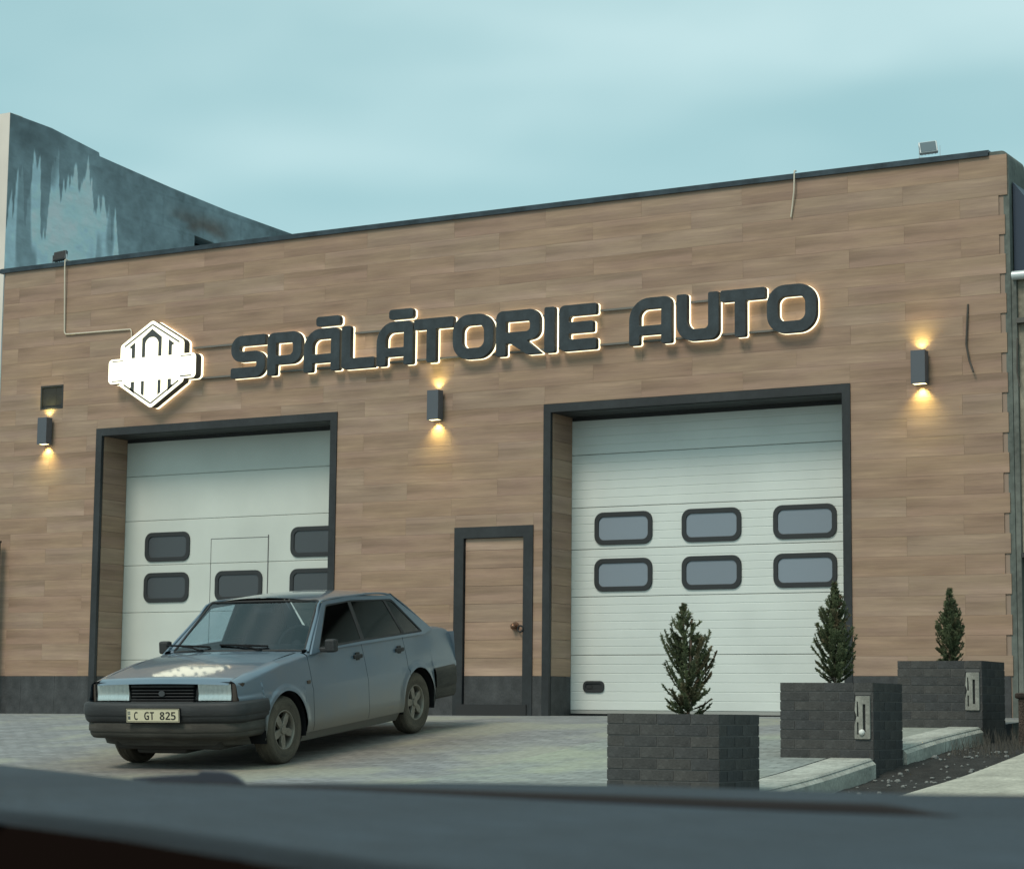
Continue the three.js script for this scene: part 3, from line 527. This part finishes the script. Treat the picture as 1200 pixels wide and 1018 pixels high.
// ---------------------------------------------------------------- parked saloon (x = its left, y up, z forward; origin under the front axle)
{
  seed = 404;
  const car = thing('parked_car', 'dusty grey-blue four-door saloon parked nose-out before the left garage door', 'car', [.622, -.4416, 5.911]);
  car.rotation.order = 'YXZ'; car.rotation.set(.103, .091, .0064);
  const paint = (x, y, z) => { // road dust thickens towards the sills
    const n = fbm(clamp((z + 4) / 6), clamp(y / 1.5), 40, 14, 301, 4), d = clamp(smooth(.66, .16, y + (n - .5) * .22) * .95 + .06 + (n - .5) * .22);
    return [lerp(.115, .19, d), lerp(.165, .175, d), lerp(.21, .145, d)];
  };
  const body = phys([1, 1, 1], .42, { vertexColors: true, metalness: .25, clearcoat: .75, clearcoatRoughness: .16 });
  const bodyTop = phys([.115, .168, .215], .40, { metalness: .3, clearcoat: 1, clearcoatRoughness: .06 });
  const plastic = std([.040, .042, .044], .62, { map: grimeFine, bumpMap: noise4, bumpScale: .0008 });
  const dustyPlastic = std([.085, .078, .066], .9, { map: grimeFine });
  const dark = phys([.010, .010, .011], .85, { specularIntensity: .4 }), cloth = phys([.006, .0065, .008], .95, { specularIntensity: .2 });
  const glassFront = phys([.76, .85, .90], .02, { transmission: 1, thickness: 0, ior: 1.8 });
  const glassTint = phys([.10, .10, .095], .06, { transmission: 1, thickness: 0, ior: 1.5 });
  const rubberM = std([.135, .112, .082], .9, { map: grimeFine, bumpMap: noise4, bumpScale: .003 });
  const chrome = std([.5, .5, .5], .25, { metalness: 1 });

  const R = .33, FZ = 0, RZ = -2.46, CY = .285;
  const tops = [[-3.37, .90], [-3.30, .935], [-3.1, .962], [-2.88, .972], [-2.75, .95], [-2.3, .938], [-1.46, .948], [-.72, .93], [-.47, .893], [0, .852], [.4, .790], [.62, .745], [.70, .738]];
  const topY = z => { let i = 0; while (i < tops.length - 2 && z > tops[i + 1][0]) i++; const [a, p] = tops[i], [b, q] = tops[i + 1]; return lerp(p, q, clamp((z - a) / (b - a))); };
  const botY = z => { let y = .225; if (z > .33) y = .565; if (z < -2.79) y = .565; for (const c of [FZ, RZ]) { const d = Math.abs(z - c); if (d < R) y = Math.max(z > .33 || z < -2.79 ? .565 : .225, CY + Math.sqrt(R * R - d * d)); } return y; };
  const halfW = (z, y) => {
    let v = .808; if (z > 0) v -= .072 * Math.pow(clamp(z / .68), 2.2); if (z < -2.4) v -= .05 * Math.pow(clamp((-2.4 - z) / .95), 2);
    if (y < .32) v -= .03 * Math.pow((.32 - y) / .12, 1.5); if (y > .63) v -= .012 + .062 * Math.pow((y - .63) / .32, 1.25); else v -= .012 * smooth(.60, .63, y);
    for (const c of [FZ, RZ]) { const d = Math.hypot(z - c, y - CY); v += .012 * smooth(R + .055, R + .03, d); } // flared arch lips
    return v;
  };
  // one side panel between two stations, with its rounded shoulder
  const stations = (a, b) => { const s = new Set([a, b]); for (let z = a; z < b; z += .03) s.add(+z.toFixed(4)); for (const c of [FZ, RZ]) for (let k = 0; k <= 32; k++) { const z = c - R * Math.cos(Math.PI * k / 32); for (const e of [0]) if (z > a && z < b) s.add(z); } for (const c of [[FZ, 1], [FZ, -1], [RZ, 1], [RZ, -1]]) { const z = c[0] + c[1] * (R + .0005); if (z > a && z < b) s.add(z); } return [...s].sort((p, q) => p - q); };
  function side(s, a, b, inner, lift) {
    const zs = stations(a, b), n = 16, m = 5;
    return grid(zs.length - 1, n + m, (u, v) => {
      const z = zs[Math.round(u * (zs.length - 1))], j = Math.round(v * (n + m)), yt = topY(z), yb = botY(z);
      if (j <= n) { const y = lerp(yb, yt - .025, j / n); return [s * halfW(z, y), y, z]; }
      const k = (j - n) / m, y0 = yt - .025, v0 = halfW(z, y0), inn = inner(z), an = k * Math.PI / 2; return [s * lerp(v0, inn, Math.pow(1 - Math.cos(an), .8)), y0 + (.025 + lift) * Math.sin(an), z];
    }, paint);
  }
  const belt = z => halfW(z, topY(z) - .02) - .035, hoodE = z => lerp(.655, .650, clamp((z + .5) / 1.1));
  for (const s of [1, -1]) {
    part(car, 'fender', side(s, -.455, .655, hoodE, .012), body);
    const fd = part(car, 'door', side(s, -1.455, -.461, belt, .004), body), rd = part(car, 'door', side(s, -2.265, -1.461, belt, .004), body);
    part(car, 'rear_quarter', side(s, -3.37, -2.271, z => z < -2.9 ? .64 : belt(z), .004), body);
    for (const [d, z] of [[fd, -1.33], [rd, -2.14]]) { const v = halfW(z, .80); part(d, 'handle', [rbox(.022, .036, .15, .008, s * (v + .012), .805, z), rbox(.012, .075, .075, .01, s * (v + .001), .805, z - .005)], plastic); }
    part(fd, 'mirror', [rbox(.10, .115, .075, .02, s * .86, .945, -.70), rbox(.09, .04, .07, .012, s * .79, .91, -.70)], plastic);
    part(fd, 'mirror_glass', box(s > 0 ? .815 : -.905, s > 0 ? .905 : -.815,   .895, .995, -.7395, -.738), chrome);
    part(car, 'side_repeater', rbox(.012, .03, .055, .005, s * (halfW(-.40, .655) + .003), .655, -.40), std([.05, .03, .015], .4));
    // sill, wheel-arch liner
    part(car, 'sill', grid(12, 4, (u, v) => { const z = lerp(-2.12, -.34, u), y = lerp(.15, .235, v); return [s * (.775 - .05 * (1 - v) - .003), y, z]; }, paint), body);
    for (const c of [FZ, RZ]) part(car, 'wheel_arch', grid(24, 2, (u, v) => { const an = Math.PI * (u * 1.16 - .08); return [s * lerp(.795, .52, v), CY + Math.sin(an) * (R + .002), c - Math.cos(an) * (R + .002)]; }), dark);
    // glasshouse side: body-colour pillars, black frames, panes; a plane leaning inwards
    const gx = y => .752 - (y - .93) * .42, P = ([z, y]) => [z, y];
    const plane = (pts, holes, d, off) => { const g = ext(shape(pts.map(p => [-p[0], p[1], p[2] || 0]), ...holes.map(h => h.map(p => [-p[0], p[1], p[2] || 0]))), d); g.rotateY(Math.PI / 2); const a = g.attributes.position; for (let i = 0; i < a.count; i++) a.setXYZ(i, s * (gx(a.getY(i)) + off + a.getX(i)), a.getY(i), a.getZ(i)); if (s < 0) { const q = a.array; for (let i = 0; i < q.length; i += 9) for (let k = 0; k < 3; k++) { const t = q[i + 3 + k]; q[i + 3 + k] = q[i + 6 + k]; q[i + 6 + k] = t; } } g.computeVertexNormals(); return g; };
    const dlo = [[-.66, .915, .01], [-1.075, 1.287, .03], [-1.55, 1.302, 0], [-2.33, 1.272, .03], [-2.69, .938, .03], [-1.46, .932]];
    const w1 = [[-.70, .935, .01], [-1.085, 1.272, .02], [-1.497, 1.287, .01], [-1.465, .95, .01]], w2 = [[-1.525, .952, .01], [-1.552, 1.287, .01], [-2.165, 1.268, .02], [-2.275, .952, .01]], w3 = [[-2.315, .952, .01], [-2.205, 1.262, .02], [-2.325, 1.252, .03], [-2.645, .955, .03]];
    part(car, 'roof_pillar', plane([[-.50, .885], [-1.035, 1.315], [-1.5, 1.335], [-2.34, 1.308], [-2.90, .955], [-2.7, .915], [-.9, .905]], [dlo], .02, -.018), body.clone()).material.vertexColors = false;
    part(car, 'window_frame', plane(dlo, [w1, w2, w3], .012, -.014), plastic);
    const pane = s > 0 ? glassTint : glassFront;
    part(fd, 'window', plane(w1, [], .003, -.010), s > 0 ? phys([.08, .08, .075], .06, { transmission: 1, thickness: 0 }) : pane); part(rd, 'window', plane(w2, [], .003, -.010), glassTint); part(car, 'quarter_window', plane(w3, [], .003, -.010), glassTint);
    // roof drip rail down the screen pillar
    part(car, 'roof_gutter', tube([[s * .735, .905, -.51], [s * .622, 1.19, -.87], [s * .583, 1.318, -1.03], [s * .565, 1.338, -1.5], [s * .575, 1.312, -2.34], [s * .70, .985, -2.88]], .011, 50, 6, .4), bodyTop);
  }
  car.children.filter(c => c.name === 'roof_pillar').forEach(c => c.material.color.setRGB(.115, .165, .21));
  // bonnet with its folded leading edge, cowl, roof, boot
  part(car, 'bonnet', grid(30, 24, (u, v) => { const x = lerp(-.648, .648, v), z0 = lerp(-.475, .665, u), e = 1 - Math.pow(x / .66, 2), zz = z0 + .035 * e * u; let y = lerp(.902, .746, Math.pow(u, 1.4)) + .016 * e + .004 - .010 * smooth(.5, .42, Math.abs(x)) * 0; y -= .030 * smooth(.95, 1, u); y += .008 * smooth(.40, .44, Math.abs(x)) * smooth(.62, .58, Math.abs(x)) * 0; return [x, y, zz]; }), bodyTop);
  part(car, 'bonnet_gap', [...[1, -1].map(s => tube([[s * .6535, .900, -.475], [s * .6535, .862, -.02], [s * .652, .786, .45], [s * .651, .752, .60]], .0045, 20, 5)), tube([[-.65, .895, -.482], [-.3, .905, -.482], [0, .908, -.482], [.3, .905, -.482], [.65, .895, -.482]], .005, 20, 5)], dark);
  part(car, 'cowl', grid(20, 4, (u, v) => { const x = lerp(-.67, .67, u), e = 1 - Math.pow(x / .67, 2); return [x, lerp(.898, .915, v) + .012 * e, lerp(-.485, -.60, v) + .05 * e * v]; }), bodyTop);
  part(car, 'roof', grid(24, 24, (u, v) => { const x = lerp(-.583, .583, v), z = lerp(-1.02, -2.38, u), e = x / .583; let y = 1.392 - .05 * e * e - .012 * Math.pow(Math.abs(e), 8) - .034 * Math.pow((z + 1.65) / .7, 2); return [x, y, z + .05 * (1 - e * e) * (u < .5 ? 1 : -1) * Math.abs(1 - 2 * u)]; }), bodyTop);
  part(car, 'boot_lid', grid(12, 16, (u, v) => { const x = lerp(-.64, .64, v), z = lerp(-2.86, -3.36, u); return [x, lerp(.978, .935, u) + .014 * (1 - (x / .64) ** 2) - .03 * smooth(.85, 1, u), z - .02 * (1 - (x / .64) ** 2) * u]; }), bodyTop);
  part(car, 'rear_panel', grid(10, 6, (u, v) => { const x = lerp(-.75, .75, u), y = lerp(.5, .90, v); return [x, y, -3.375 - .02 * (1 - (x / .75) ** 2) + .02 * v]; }, paint), body);
  for (const s of [1, -1]) part(car, 'tail_lamp', rbox(.26, .15, .03, .01, s * .57, .78, -3.385), std([.22, .015, .012], .25));
  // screens
  const screen = (y0, z0, w0, y1, z1, w1, bow0, bow1, inset) => grid(8, 20, (u, v) => { const t = lerp(inset, 1 - inset, u), e = lerp(-1 + inset * 1.2, 1 - inset * 1.2, v), w = lerp(w0, w1, t); return [e * w, lerp(y0, y1, t) + .006 * (1 - e * e), lerp(z0, z1, t) + lerp(bow0, bow1, t) * (1 - e * e)]; });
  part(car, 'windscreen', screen(.905, -.555, .70, 1.335, -1.045, .572, .07, .05, .035), glassFront);
  part(car, 'rear_window', screen(.965, -2.87, .66, 1.325, -2.355, .565, -.05, -.04, .04), glassTint);
  const seal = (y0, z0, w0, y1, z1, w1, bow0, bow1) => { const f = (t, e) => [e * lerp(w0, w1, t), lerp(y0, y1, t) + .008 * (1 - e * e), lerp(z0, z1, t) + lerp(bow0, bow1, t) * (1 - e * e)], L = []; const a = .0; for (let k = 0; k <= 14; k++) L.push(f(.02, -.96 + 1.92 * k / 14)); for (let k = 1; k < 8; k++) L.push(f(.02 + .95 * k / 8, .965)); for (let k = 0; k <= 14; k++) L.push(f(.975, .96 - 1.92 * k / 14)); for (let k = 1; k < 8; k++) L.push(f(.975 - .95 * k / 8, -.965)); const c = new THREE.CatmullRomCurve3(L.map(p => new THREE.Vector3(...p)), true); return new THREE.TubeGeometry(c, 160, .011, 6, true); };
  part(car, 'windscreen_seal', seal(.905, -.555, .70, 1.335, -1.045, .572, .07, .05), plastic);
  for (const s of [1, -1]) { // screen pillar skin between glass edge and drip rail
    part(car, 'screen_pillar', grid(8, 2, (u, v) => [s * lerp(lerp(.672, .552, u), lerp(.742, .588, u), v), lerp(.905, 1.325, u) + .003, lerp(lerp(-.548, -1.035, u), lerp(-.515, -1.03, u), v)]), bodyTop);
    part(car, 'rear_pillar', grid(8, 2, (u, v) => [s * lerp(lerp(.65, .55, u), lerp(.735, .588, u), v), lerp(.955, 1.325, u), lerp(-2.875, -2.36, u)]), bodyTop);
  }
  for (const [x, l] of [[.26, .50], [-.34, .46]]) part(car, 'wiper', [tube([[x, .925, -.49], [x - .12, .955, -.50], [x - .26, .968, -.535]], .008, 12, 5, .5), tube([[x + .06, .957, -.535], [x - .12, .966, -.52], [x - l + .06, .972, -.545]], .009, 14, 5, .5), at(cyl(.02, .02, .03, 10), x, .922, -.485)], dark);
  // nose: grille, lamps, bumper
  part(car, 'nose_panel', grid(20, 2, (u, v) => { const x = lerp(-.735, .735, u), e = 1 - (x / .735) ** 2; return [x, lerp(.54, .735, v), lerp(.612, .60, v) + .03 * e - .02]; }), dark);
  part(car, 'grille_frame', [rbox(.62, .022, .03, .006, 0, .712, .650), rbox(.62, .018, .03, .006, 0, .578, .665)], plastic);
  for (let i = 0; i < 4; i++) part(car, 'grille_slat', rbox(.61, .010, .022, .004, 0, .600 + i * .026, .652), plastic);
  part(car, 'badge', at(new THREE.CylinderGeometry(.024, .024, .008, 20).scale(1.3, 1, 1), 0, .652, .668, Math.PI / 2), std([.09, .095, .10], .4, { metalness: .5 }));
  const lampGlass = phys([.93, .95, .95], .10, { transmission: 1, thickness: 0, bumpScale: .0025, bumpMap: tex(128, 128, (u, v) => { const k = .85 + .03 * Math.sin(u * 6.283 * 14) + (fbm(u, v, 3, 3, 331, 3) - .5) * .55; return [k, k, k]; }) });
  for (const s of [1, -1]) {
    const lg = ext(shape([[s * .315, .583, .008], [s * .345, .730, .012], [s * .665, .735, .008], [s * .672, .585, .008]]), .003, { b: .002 });
    const hl = part(car, 'headlight', lg, lampGlass, [0, 0, .646]);
    part(hl, 'reflector', grid(60, 14, (u, v) => { const a = u * 2 - 1, b = v * 2 - 1, rr2 = a * a * .75 + b * b * .25; return [s * (.502 + a * .158), .66 + b * .068, -.017 + .016 * rr2 + .0022 * Math.sin(u * 44) + .0018 * Math.sin(v * 9 + 1)]; }), std([.86, .88, .86], .22, { metalness: .65 }));
    
    part(car, 'headlight_surround', [box(s > 0 ? .30 : -.68, s > 0 ? .68 : -.30, .734, .745, .60, .648), box(s > 0 ? .30 : -.68, s > 0 ? .68 : -.30, .566, .579, .60, .66)], dark);
    part(car, 'indicator', grid(6, 2, (u, v) => [s * lerp(.677, .738, Math.sin(u * 1.57)), lerp(.583, .732, v), lerp(.650, .555, 1 - Math.cos(u * 1.57))]), phys([.06, .045, .035], .25, { clearcoat: .6 }));
  }
  const bumper = (z0, dir, y0, y1, tipz) => { // swept round the nose or tail
    const path = []; for (let k = 0; k <= 40; k++) { const a = k / 40 * 2 - 1, e = Math.abs(a), sg = Math.sign(a); let x, z; if (e < .55) { x = a / .55 * .60; z = z0 - dir * .035 * Math.pow(e / .55, 2); } else { const t = (e - .55) / .45, th = Math.min(1, t / .5) * Math.PI / 2; if (t < .5) { x = sg * (.60 + .205 * Math.sin(th)); z = z0 - dir * (.035 + .17 * (1 - Math.cos(th))); } else { x = sg * (.805 + .012 * (t - .5) * 2); z = lerp(z0 - dir * .205, tipz, (t - .5) * 2); } } path.push([x, z]); }
    const prof = [[-.05, y1 + .006], [-.012, y1], [0, y1 - .018], [.006, y1 - .06], [.006, lerp(y0, y1, .42)], [-.006, lerp(y0, y1, .36)], [-.004, lerp(y0, y1, .3)], [-.012, y0 + .02], [-.03, y0], [-.09, y0 + .005]];
    return grid(40, prof.length - 1, (u, v) => { const i = Math.round(u * 40), p = path[i], a = path[Math.max(0, i - 1)], b = path[Math.min(40, i + 1)], tx = b[0] - a[0], tz = b[1] - a[1], l = Math.hypot(tx, tz), nx = -tz / l * dir * -1, nz = tx / l * dir, q = prof[Math.round(v * (prof.length - 1))]; return [p[0] - nx * 0 + (dir > 0 ? -tz / l : tz / l) * q[0], q[1], p[1] + (dir > 0 ? tx / l : -tx / l) * q[0]]; });
  };
  const fb = part(car, 'bumper', bumper(.80, 1, .415, .582, .30), plastic);
  part(car, 'apron', bumper(.775, 1, .285, .43, .31), dustyPlastic).scale.set(.962, 1, 1);
  part(car, 'bumper', bumper(-3.44, -1, .28, .578, -2.80), dustyPlastic);
  part(car, 'valance', grid(24, 3, (u, v) => { const a = u * 2 - 1, x = a * .72; return [x, lerp(.215, .30, v), .70 - .20 * Math.pow(Math.abs(a), 3) - .05 * (1 - v)]; }), dustyPlastic);
  // number plate
  {
    const cv = document.createElement('canvas'); cv.width = 520; cv.height = 112; const c = cv.getContext('2d');
    c.fillStyle = '#efe9d2'; c.fillRect(0, 0, 520, 112); c.strokeStyle = '#2a2a28'; c.lineWidth = 5; c.strokeRect(6, 6, 508, 100);
    c.fillStyle = '#8b918f'; c.fillRect(14, 22, 26, 30); c.fillStyle = '#5d6468'; c.fillRect(16, 62, 24, 28); c.fillStyle = '#c9c4b0'; c.fillRect(20, 34, 14, 5);
    c.fillStyle = '#26241f'; c.textBaseline = 'middle'; c.font = 'bold 92px sans-serif';
    const put = (t, x, w) => { c.save(); c.translate(x, 60); const m = c.measureText(t).width; c.scale(w / m, 1); c.fillText(t, 0, 0); c.restore(); };
    put('C', 72, 44); put('GT', 172, 104); put('825', 326, 164);
    const t = new THREE.CanvasTexture(cv); t.colorSpace = THREE.SRGBColorSpace;
    const g = new THREE.PlaneGeometry(.52, .112), pl = part(car, 'number_plate', g, std([.72, .70, .62], .45, { map: t }), [0, .485, .8145]);
    part(car, 'plate_holder', rbox(.535, .125, .012, .004, 0, .484, .8075), dark);
  }
  // floor, cabin and seats
  part(car, 'underbody', [rbox(1.06, .14, 3.9, .03, 0, .25, -1.35), box(-.56, .56, .30, .70, -.30, .60), box(-.5, .5, .3, .6, -3.3, -2.75), at(cyl(.035, .035, 1.6, 10), .22, .17, -2.3, Math.PI / 2), rbox(.5, .1, .35, .03, -.1, .19, .38)], std([.035, .031, .026], .95));
  part(car, 'cabin_floor', [box(-.70, .70, .26, .32, -2.3, -.35), box(-.70, .70, .3, .93, -2.40, -2.36), box(-.72, .72, .90, .93, -2.95, -2.36), box(-.66, .66, .3, .9, -.47, -.44)], dark);
  for (const s of [1, -1]) part(car, 'door_trim', grid(10, 4, (u, v) => [s * lerp(.745, .70, v), lerp(.25, .925, v), lerp(-2.34, -.46, u)]), cloth);
  part(car, 'headlining', grid(8, 8, (u, v) => { const e = v * 2 - 1; return [e * .55, 1.352 - .05 * e * e, lerp(-1.06, -2.33, u)]; }), std([.03, .03, .03], .95));
  part(car, 'dashboard', [rbox(1.36, .16, .34, .05, 0, .845, -.70), rbox(.42, .10, .2, .03, .34, .90, -.78)], cloth);
  const sw = part(car, 'steering_wheel', at(new THREE.TorusGeometry(.185, .014, 8, 30), 0, 0, 0), dark, [.35, .93, -.98], [-.42, 0, 0]); part(sw, 'steering_hub', [rbox(.33, .035, .02, .01), at(cyl(.05, .05, .03, 14), 0, 0, 0, Math.PI / 2)], dark);
  for (const s of [1, -1]) {
    const st = part(car, 'seat', [rbox(.48, .16, .50, .05, s * .36, .44, -1.28), at(rbox(.47, .60, .14, .05), s * .36, .75, -1.60, -.24)], cloth);
    part(st, 'headrest', at(rbox(.25, .17, .09, .035), s * .36, 1.13, -1.70, -.2), cloth);
  }
  part(car, 'rear_bench', [rbox(1.26, .18, .5, .06, 0, .45, -2.08), at(rbox(1.26, .56, .15, .06), 0, .74, -2.32, -.3)], cloth);
  part(car, 'rear_view_mirror', rbox(.20, .055, .03, .012, 0, 1.245, -1.02), dark);
  part(car, 'fuel_flap', grid(4, 4, (u, v) => { const z = lerp(-2.93, -2.72, u), y = lerp(.69, .86, v); return [-1 * (halfW(z, y) + .003), y, z]; }), body.clone()).material.vertexColors = false;
  // wheels: tyre, five-spoke alloy
  const tyreP = []; for (const [x, r] of [[-.07, .165], [-.078, .19], [-.083, .235], [-.078, .265], [-.062, .282], [-.03, .287], [.03, .287], [.062, .282], [.078, .265], [.083, .235], [.078, .19], [.07, .165]]) tyreP.push(new THREE.Vector2(r, x));
  const rimM = std([.42, .38, .32], .5, { metalness: .55, map: grimeFine }), grooveM = dark;
  const tyreG = merge([new THREE.LatheGeometry(tyreP, 48).rotateZ(Math.PI / 2), ...[-.035, 0, .035].map(x => new THREE.TorusGeometry(.2865, .003, 4, 48).rotateY(Math.PI / 2).translate(x, 0, 0))]);
  const lip = [[.060, .168], [.072, .166], [.070, .156], [.045, .150], [-.06, .146]].map(([x, r]) => new THREE.Vector2(r, x));
  const spoke = i => { const a = i / 5 * 6.2832 + .3, g = ext(shape([[-.020, .03], [.020, .03], [.030, .10], [.022, .155], [-.022, .155], [-.030, .10]]), .02, { b: .005 }); g.rotateZ(a); g.translate(0, 0, .030); g.rotateY(Math.PI / 2); return g; };
  const rimG = merge([new THREE.LatheGeometry(lip, 40).rotateZ(-Math.PI / 2), ...[0, 1, 2, 3, 4].map(spoke)]);
  const hubG = at(cyl(.036, .042, .03, 18), .05, 0, 0, 0, 0, -Math.PI / 2);
  const backG = at(cyl(.148, .148, .01, 24), -.02, 0, 0, 0, 0, Math.PI / 2);
  for (const [z, tr] of [[FZ, .705], [RZ, .695]]) for (const s of [1, -1]) {
    const w = part(car, 'wheel', backG, dark, [s * tr, CY, z], [rr(0, 6), s > 0 ? 0 : Math.PI, 0]); w.rotation.order = 'YXZ'; w.rotation.set(rr(0, 6), s > 0 ? 0 : Math.PI, 0);
    part(w, 'tyre', tyreG, rubberM); part(w, 'rim', rimG, rimM); part(w, 'hub_cap', hubG, rimM);
  }
}
// ---------------------------------------------------------------- dashboard of the car the view is taken from
{
  const dash = thing('car_dashboard', 'blurred blue-grey dashboard top with a dark air slot across the foreground', 'dashboard', [CAM.x, CAM.y, CAM.z]);
  const grain = tex(256, 256, (u, v) => fbm(u, v, 40, 40, 401, 3), { srgb: false, rep: [14, 14] });
  const pad = std([.034, .052, .074], .78, { map: rep(grimeTex, 9, 9), bumpMap: grain, bumpScale: .0016 });
  const tab = (k, x) => { let i = 0; while (i < k.length - 2 && x > k[i + 1][0]) i++; return lerp(k[i][1], k[i + 1][1], clamp((x - k[i][0]) / (k[i + 1][0] - k[i][0]))); };
  const far = x => tab([[-1.6, -1.55], [-1.19, -1.287], [-.95, -1.12], [-.84, -1.05], [-.74, -1.03], [-.66, -1.08], [-.58, -1.112], [-.3, -1.10], [.5, -1.09]], x);
  const near = x => { const k = [[-1.4, -.98], [-.8, -.865], [-.652, -.79 + .09], [-.526, -.637], [-.423, -.574], [-.328, -.512], [-.2, -.44], [0, -.33], [.5, -.2]]; let i = 0; while (i < k.length - 2 && x > k[i + 1][0]) i++; return lerp(k[i][1], k[i + 1][1], clamp((x - k[i][0]) / (k[i + 1][0] - k[i][0]))); };
  const slot = x => lerp(-.985, -.885, smooth(-.80, -.30, x));
  const y0 = -.040, X0 = -1.5, X1 = .45;
  // near pad, rolling over its edge towards the cabin
  part(dash, 'dash_pad', grid(70, 30, (u, v) => { const x = lerp(X0, X1, u), n = near(x), f = slot(x) + .002; if (v < .72) { const t = v / .72; return [x, y0 - .0006 * t, lerp(f, n, t)]; } const a = (v - .72) / .28 * 1.5; return [x, y0 - .0006 - .006 * (1 - Math.cos(a)), n + .006 * Math.sin(a)]; }), pad);
  part(dash, 'dash_ledge', grid(160, 12, (u, v) => { const x = lerp(X0, X1, u), f = far(x), kk = smooth(-.80, -.72, x) * smooth(-.295, -.315, x), s = slot(x) + lerp(.008, -.004, kk), lo = -.0022 * (1 - smooth(-.82, -.62, x)); if (v < .3) { const a = v / .3 * 1.57; return [x, y0 - .012 + .012 * Math.sin(a) + lo, f - .012 * Math.cos(a)]; } const w = (v - .3) / .7; return [x, y0 + lerp(lo, -.0004, w) + .0014 * kk, lerp(f, s, w)]; }), pad);
  // open air slot between the two, tapering out at both ends
  const dk = std([.012, .010, .010], .9);
  part(dash, 'air_slot', grid(60, 3, (u, v) => { const x = lerp(-.80, -.30, u), h = .0036 * Math.pow(smooth(0, .9, u), .8) * (1 - smooth(.93, 1, u)) + .0004, z = slot(x); const p = [[y0 + h, z - .006], [y0 + h, z + .001], [y0 - .004, z + .0015], [y0 - .004, z - .006]][Math.round(v * 3)]; return [x, p[0], p[1]]; }), dk);
  part(dash, 'far_trim', tube([0, .2, .4, .6, .8, 1].map(t => { const x = lerp(-.46, X1, t); return [x, y0 - .0035 + .0035 * smooth(0, .25, t), far(x) - .004]; }), .0032, 60, 6, .3), std([.02, .013, .012], .9));
  // dark fascia below the pad edge
  part(dash, 'fascia', grid(40, 4, (u, v) => { const x = lerp(X0, X1, u), n = near(x) + .006; return [x, y0 - .0062 - .5 * v, n + .02 * v]; }), phys([.010, .006, .005], .95, { specularIntensity: 0 }));
  const wp = thing('wiper_arm', 'blurred dark wiper arm end showing just beyond the dashboard at left', 'wiper', [CAM.x, CAM.y, CAM.z]);
  // arm lying along the foot of the windscreen
  const A = new THREE.Vector3(-.977, -.0455, -1.189), B = new THREE.Vector3(-.911, -.0455, -1.227);
  const len = A.distanceTo(B), g = ext(shape([[0, 0], [len * .5, -.012], [len, -.012], [len, -.0045, .003], [len * .86, .0040, .010], [len * .6, .0046, .002], [len * .58, .0026], [len * .3, .0014]]), .012, { b: .0008 });
  const m = part(wp, 'arm', g, std([.030, .036, .05], .7), A.toArray()); m.rotation.y = -Math.atan2(B.z - A.z, B.x - A.x);
}
renderer.render(scene, camera);
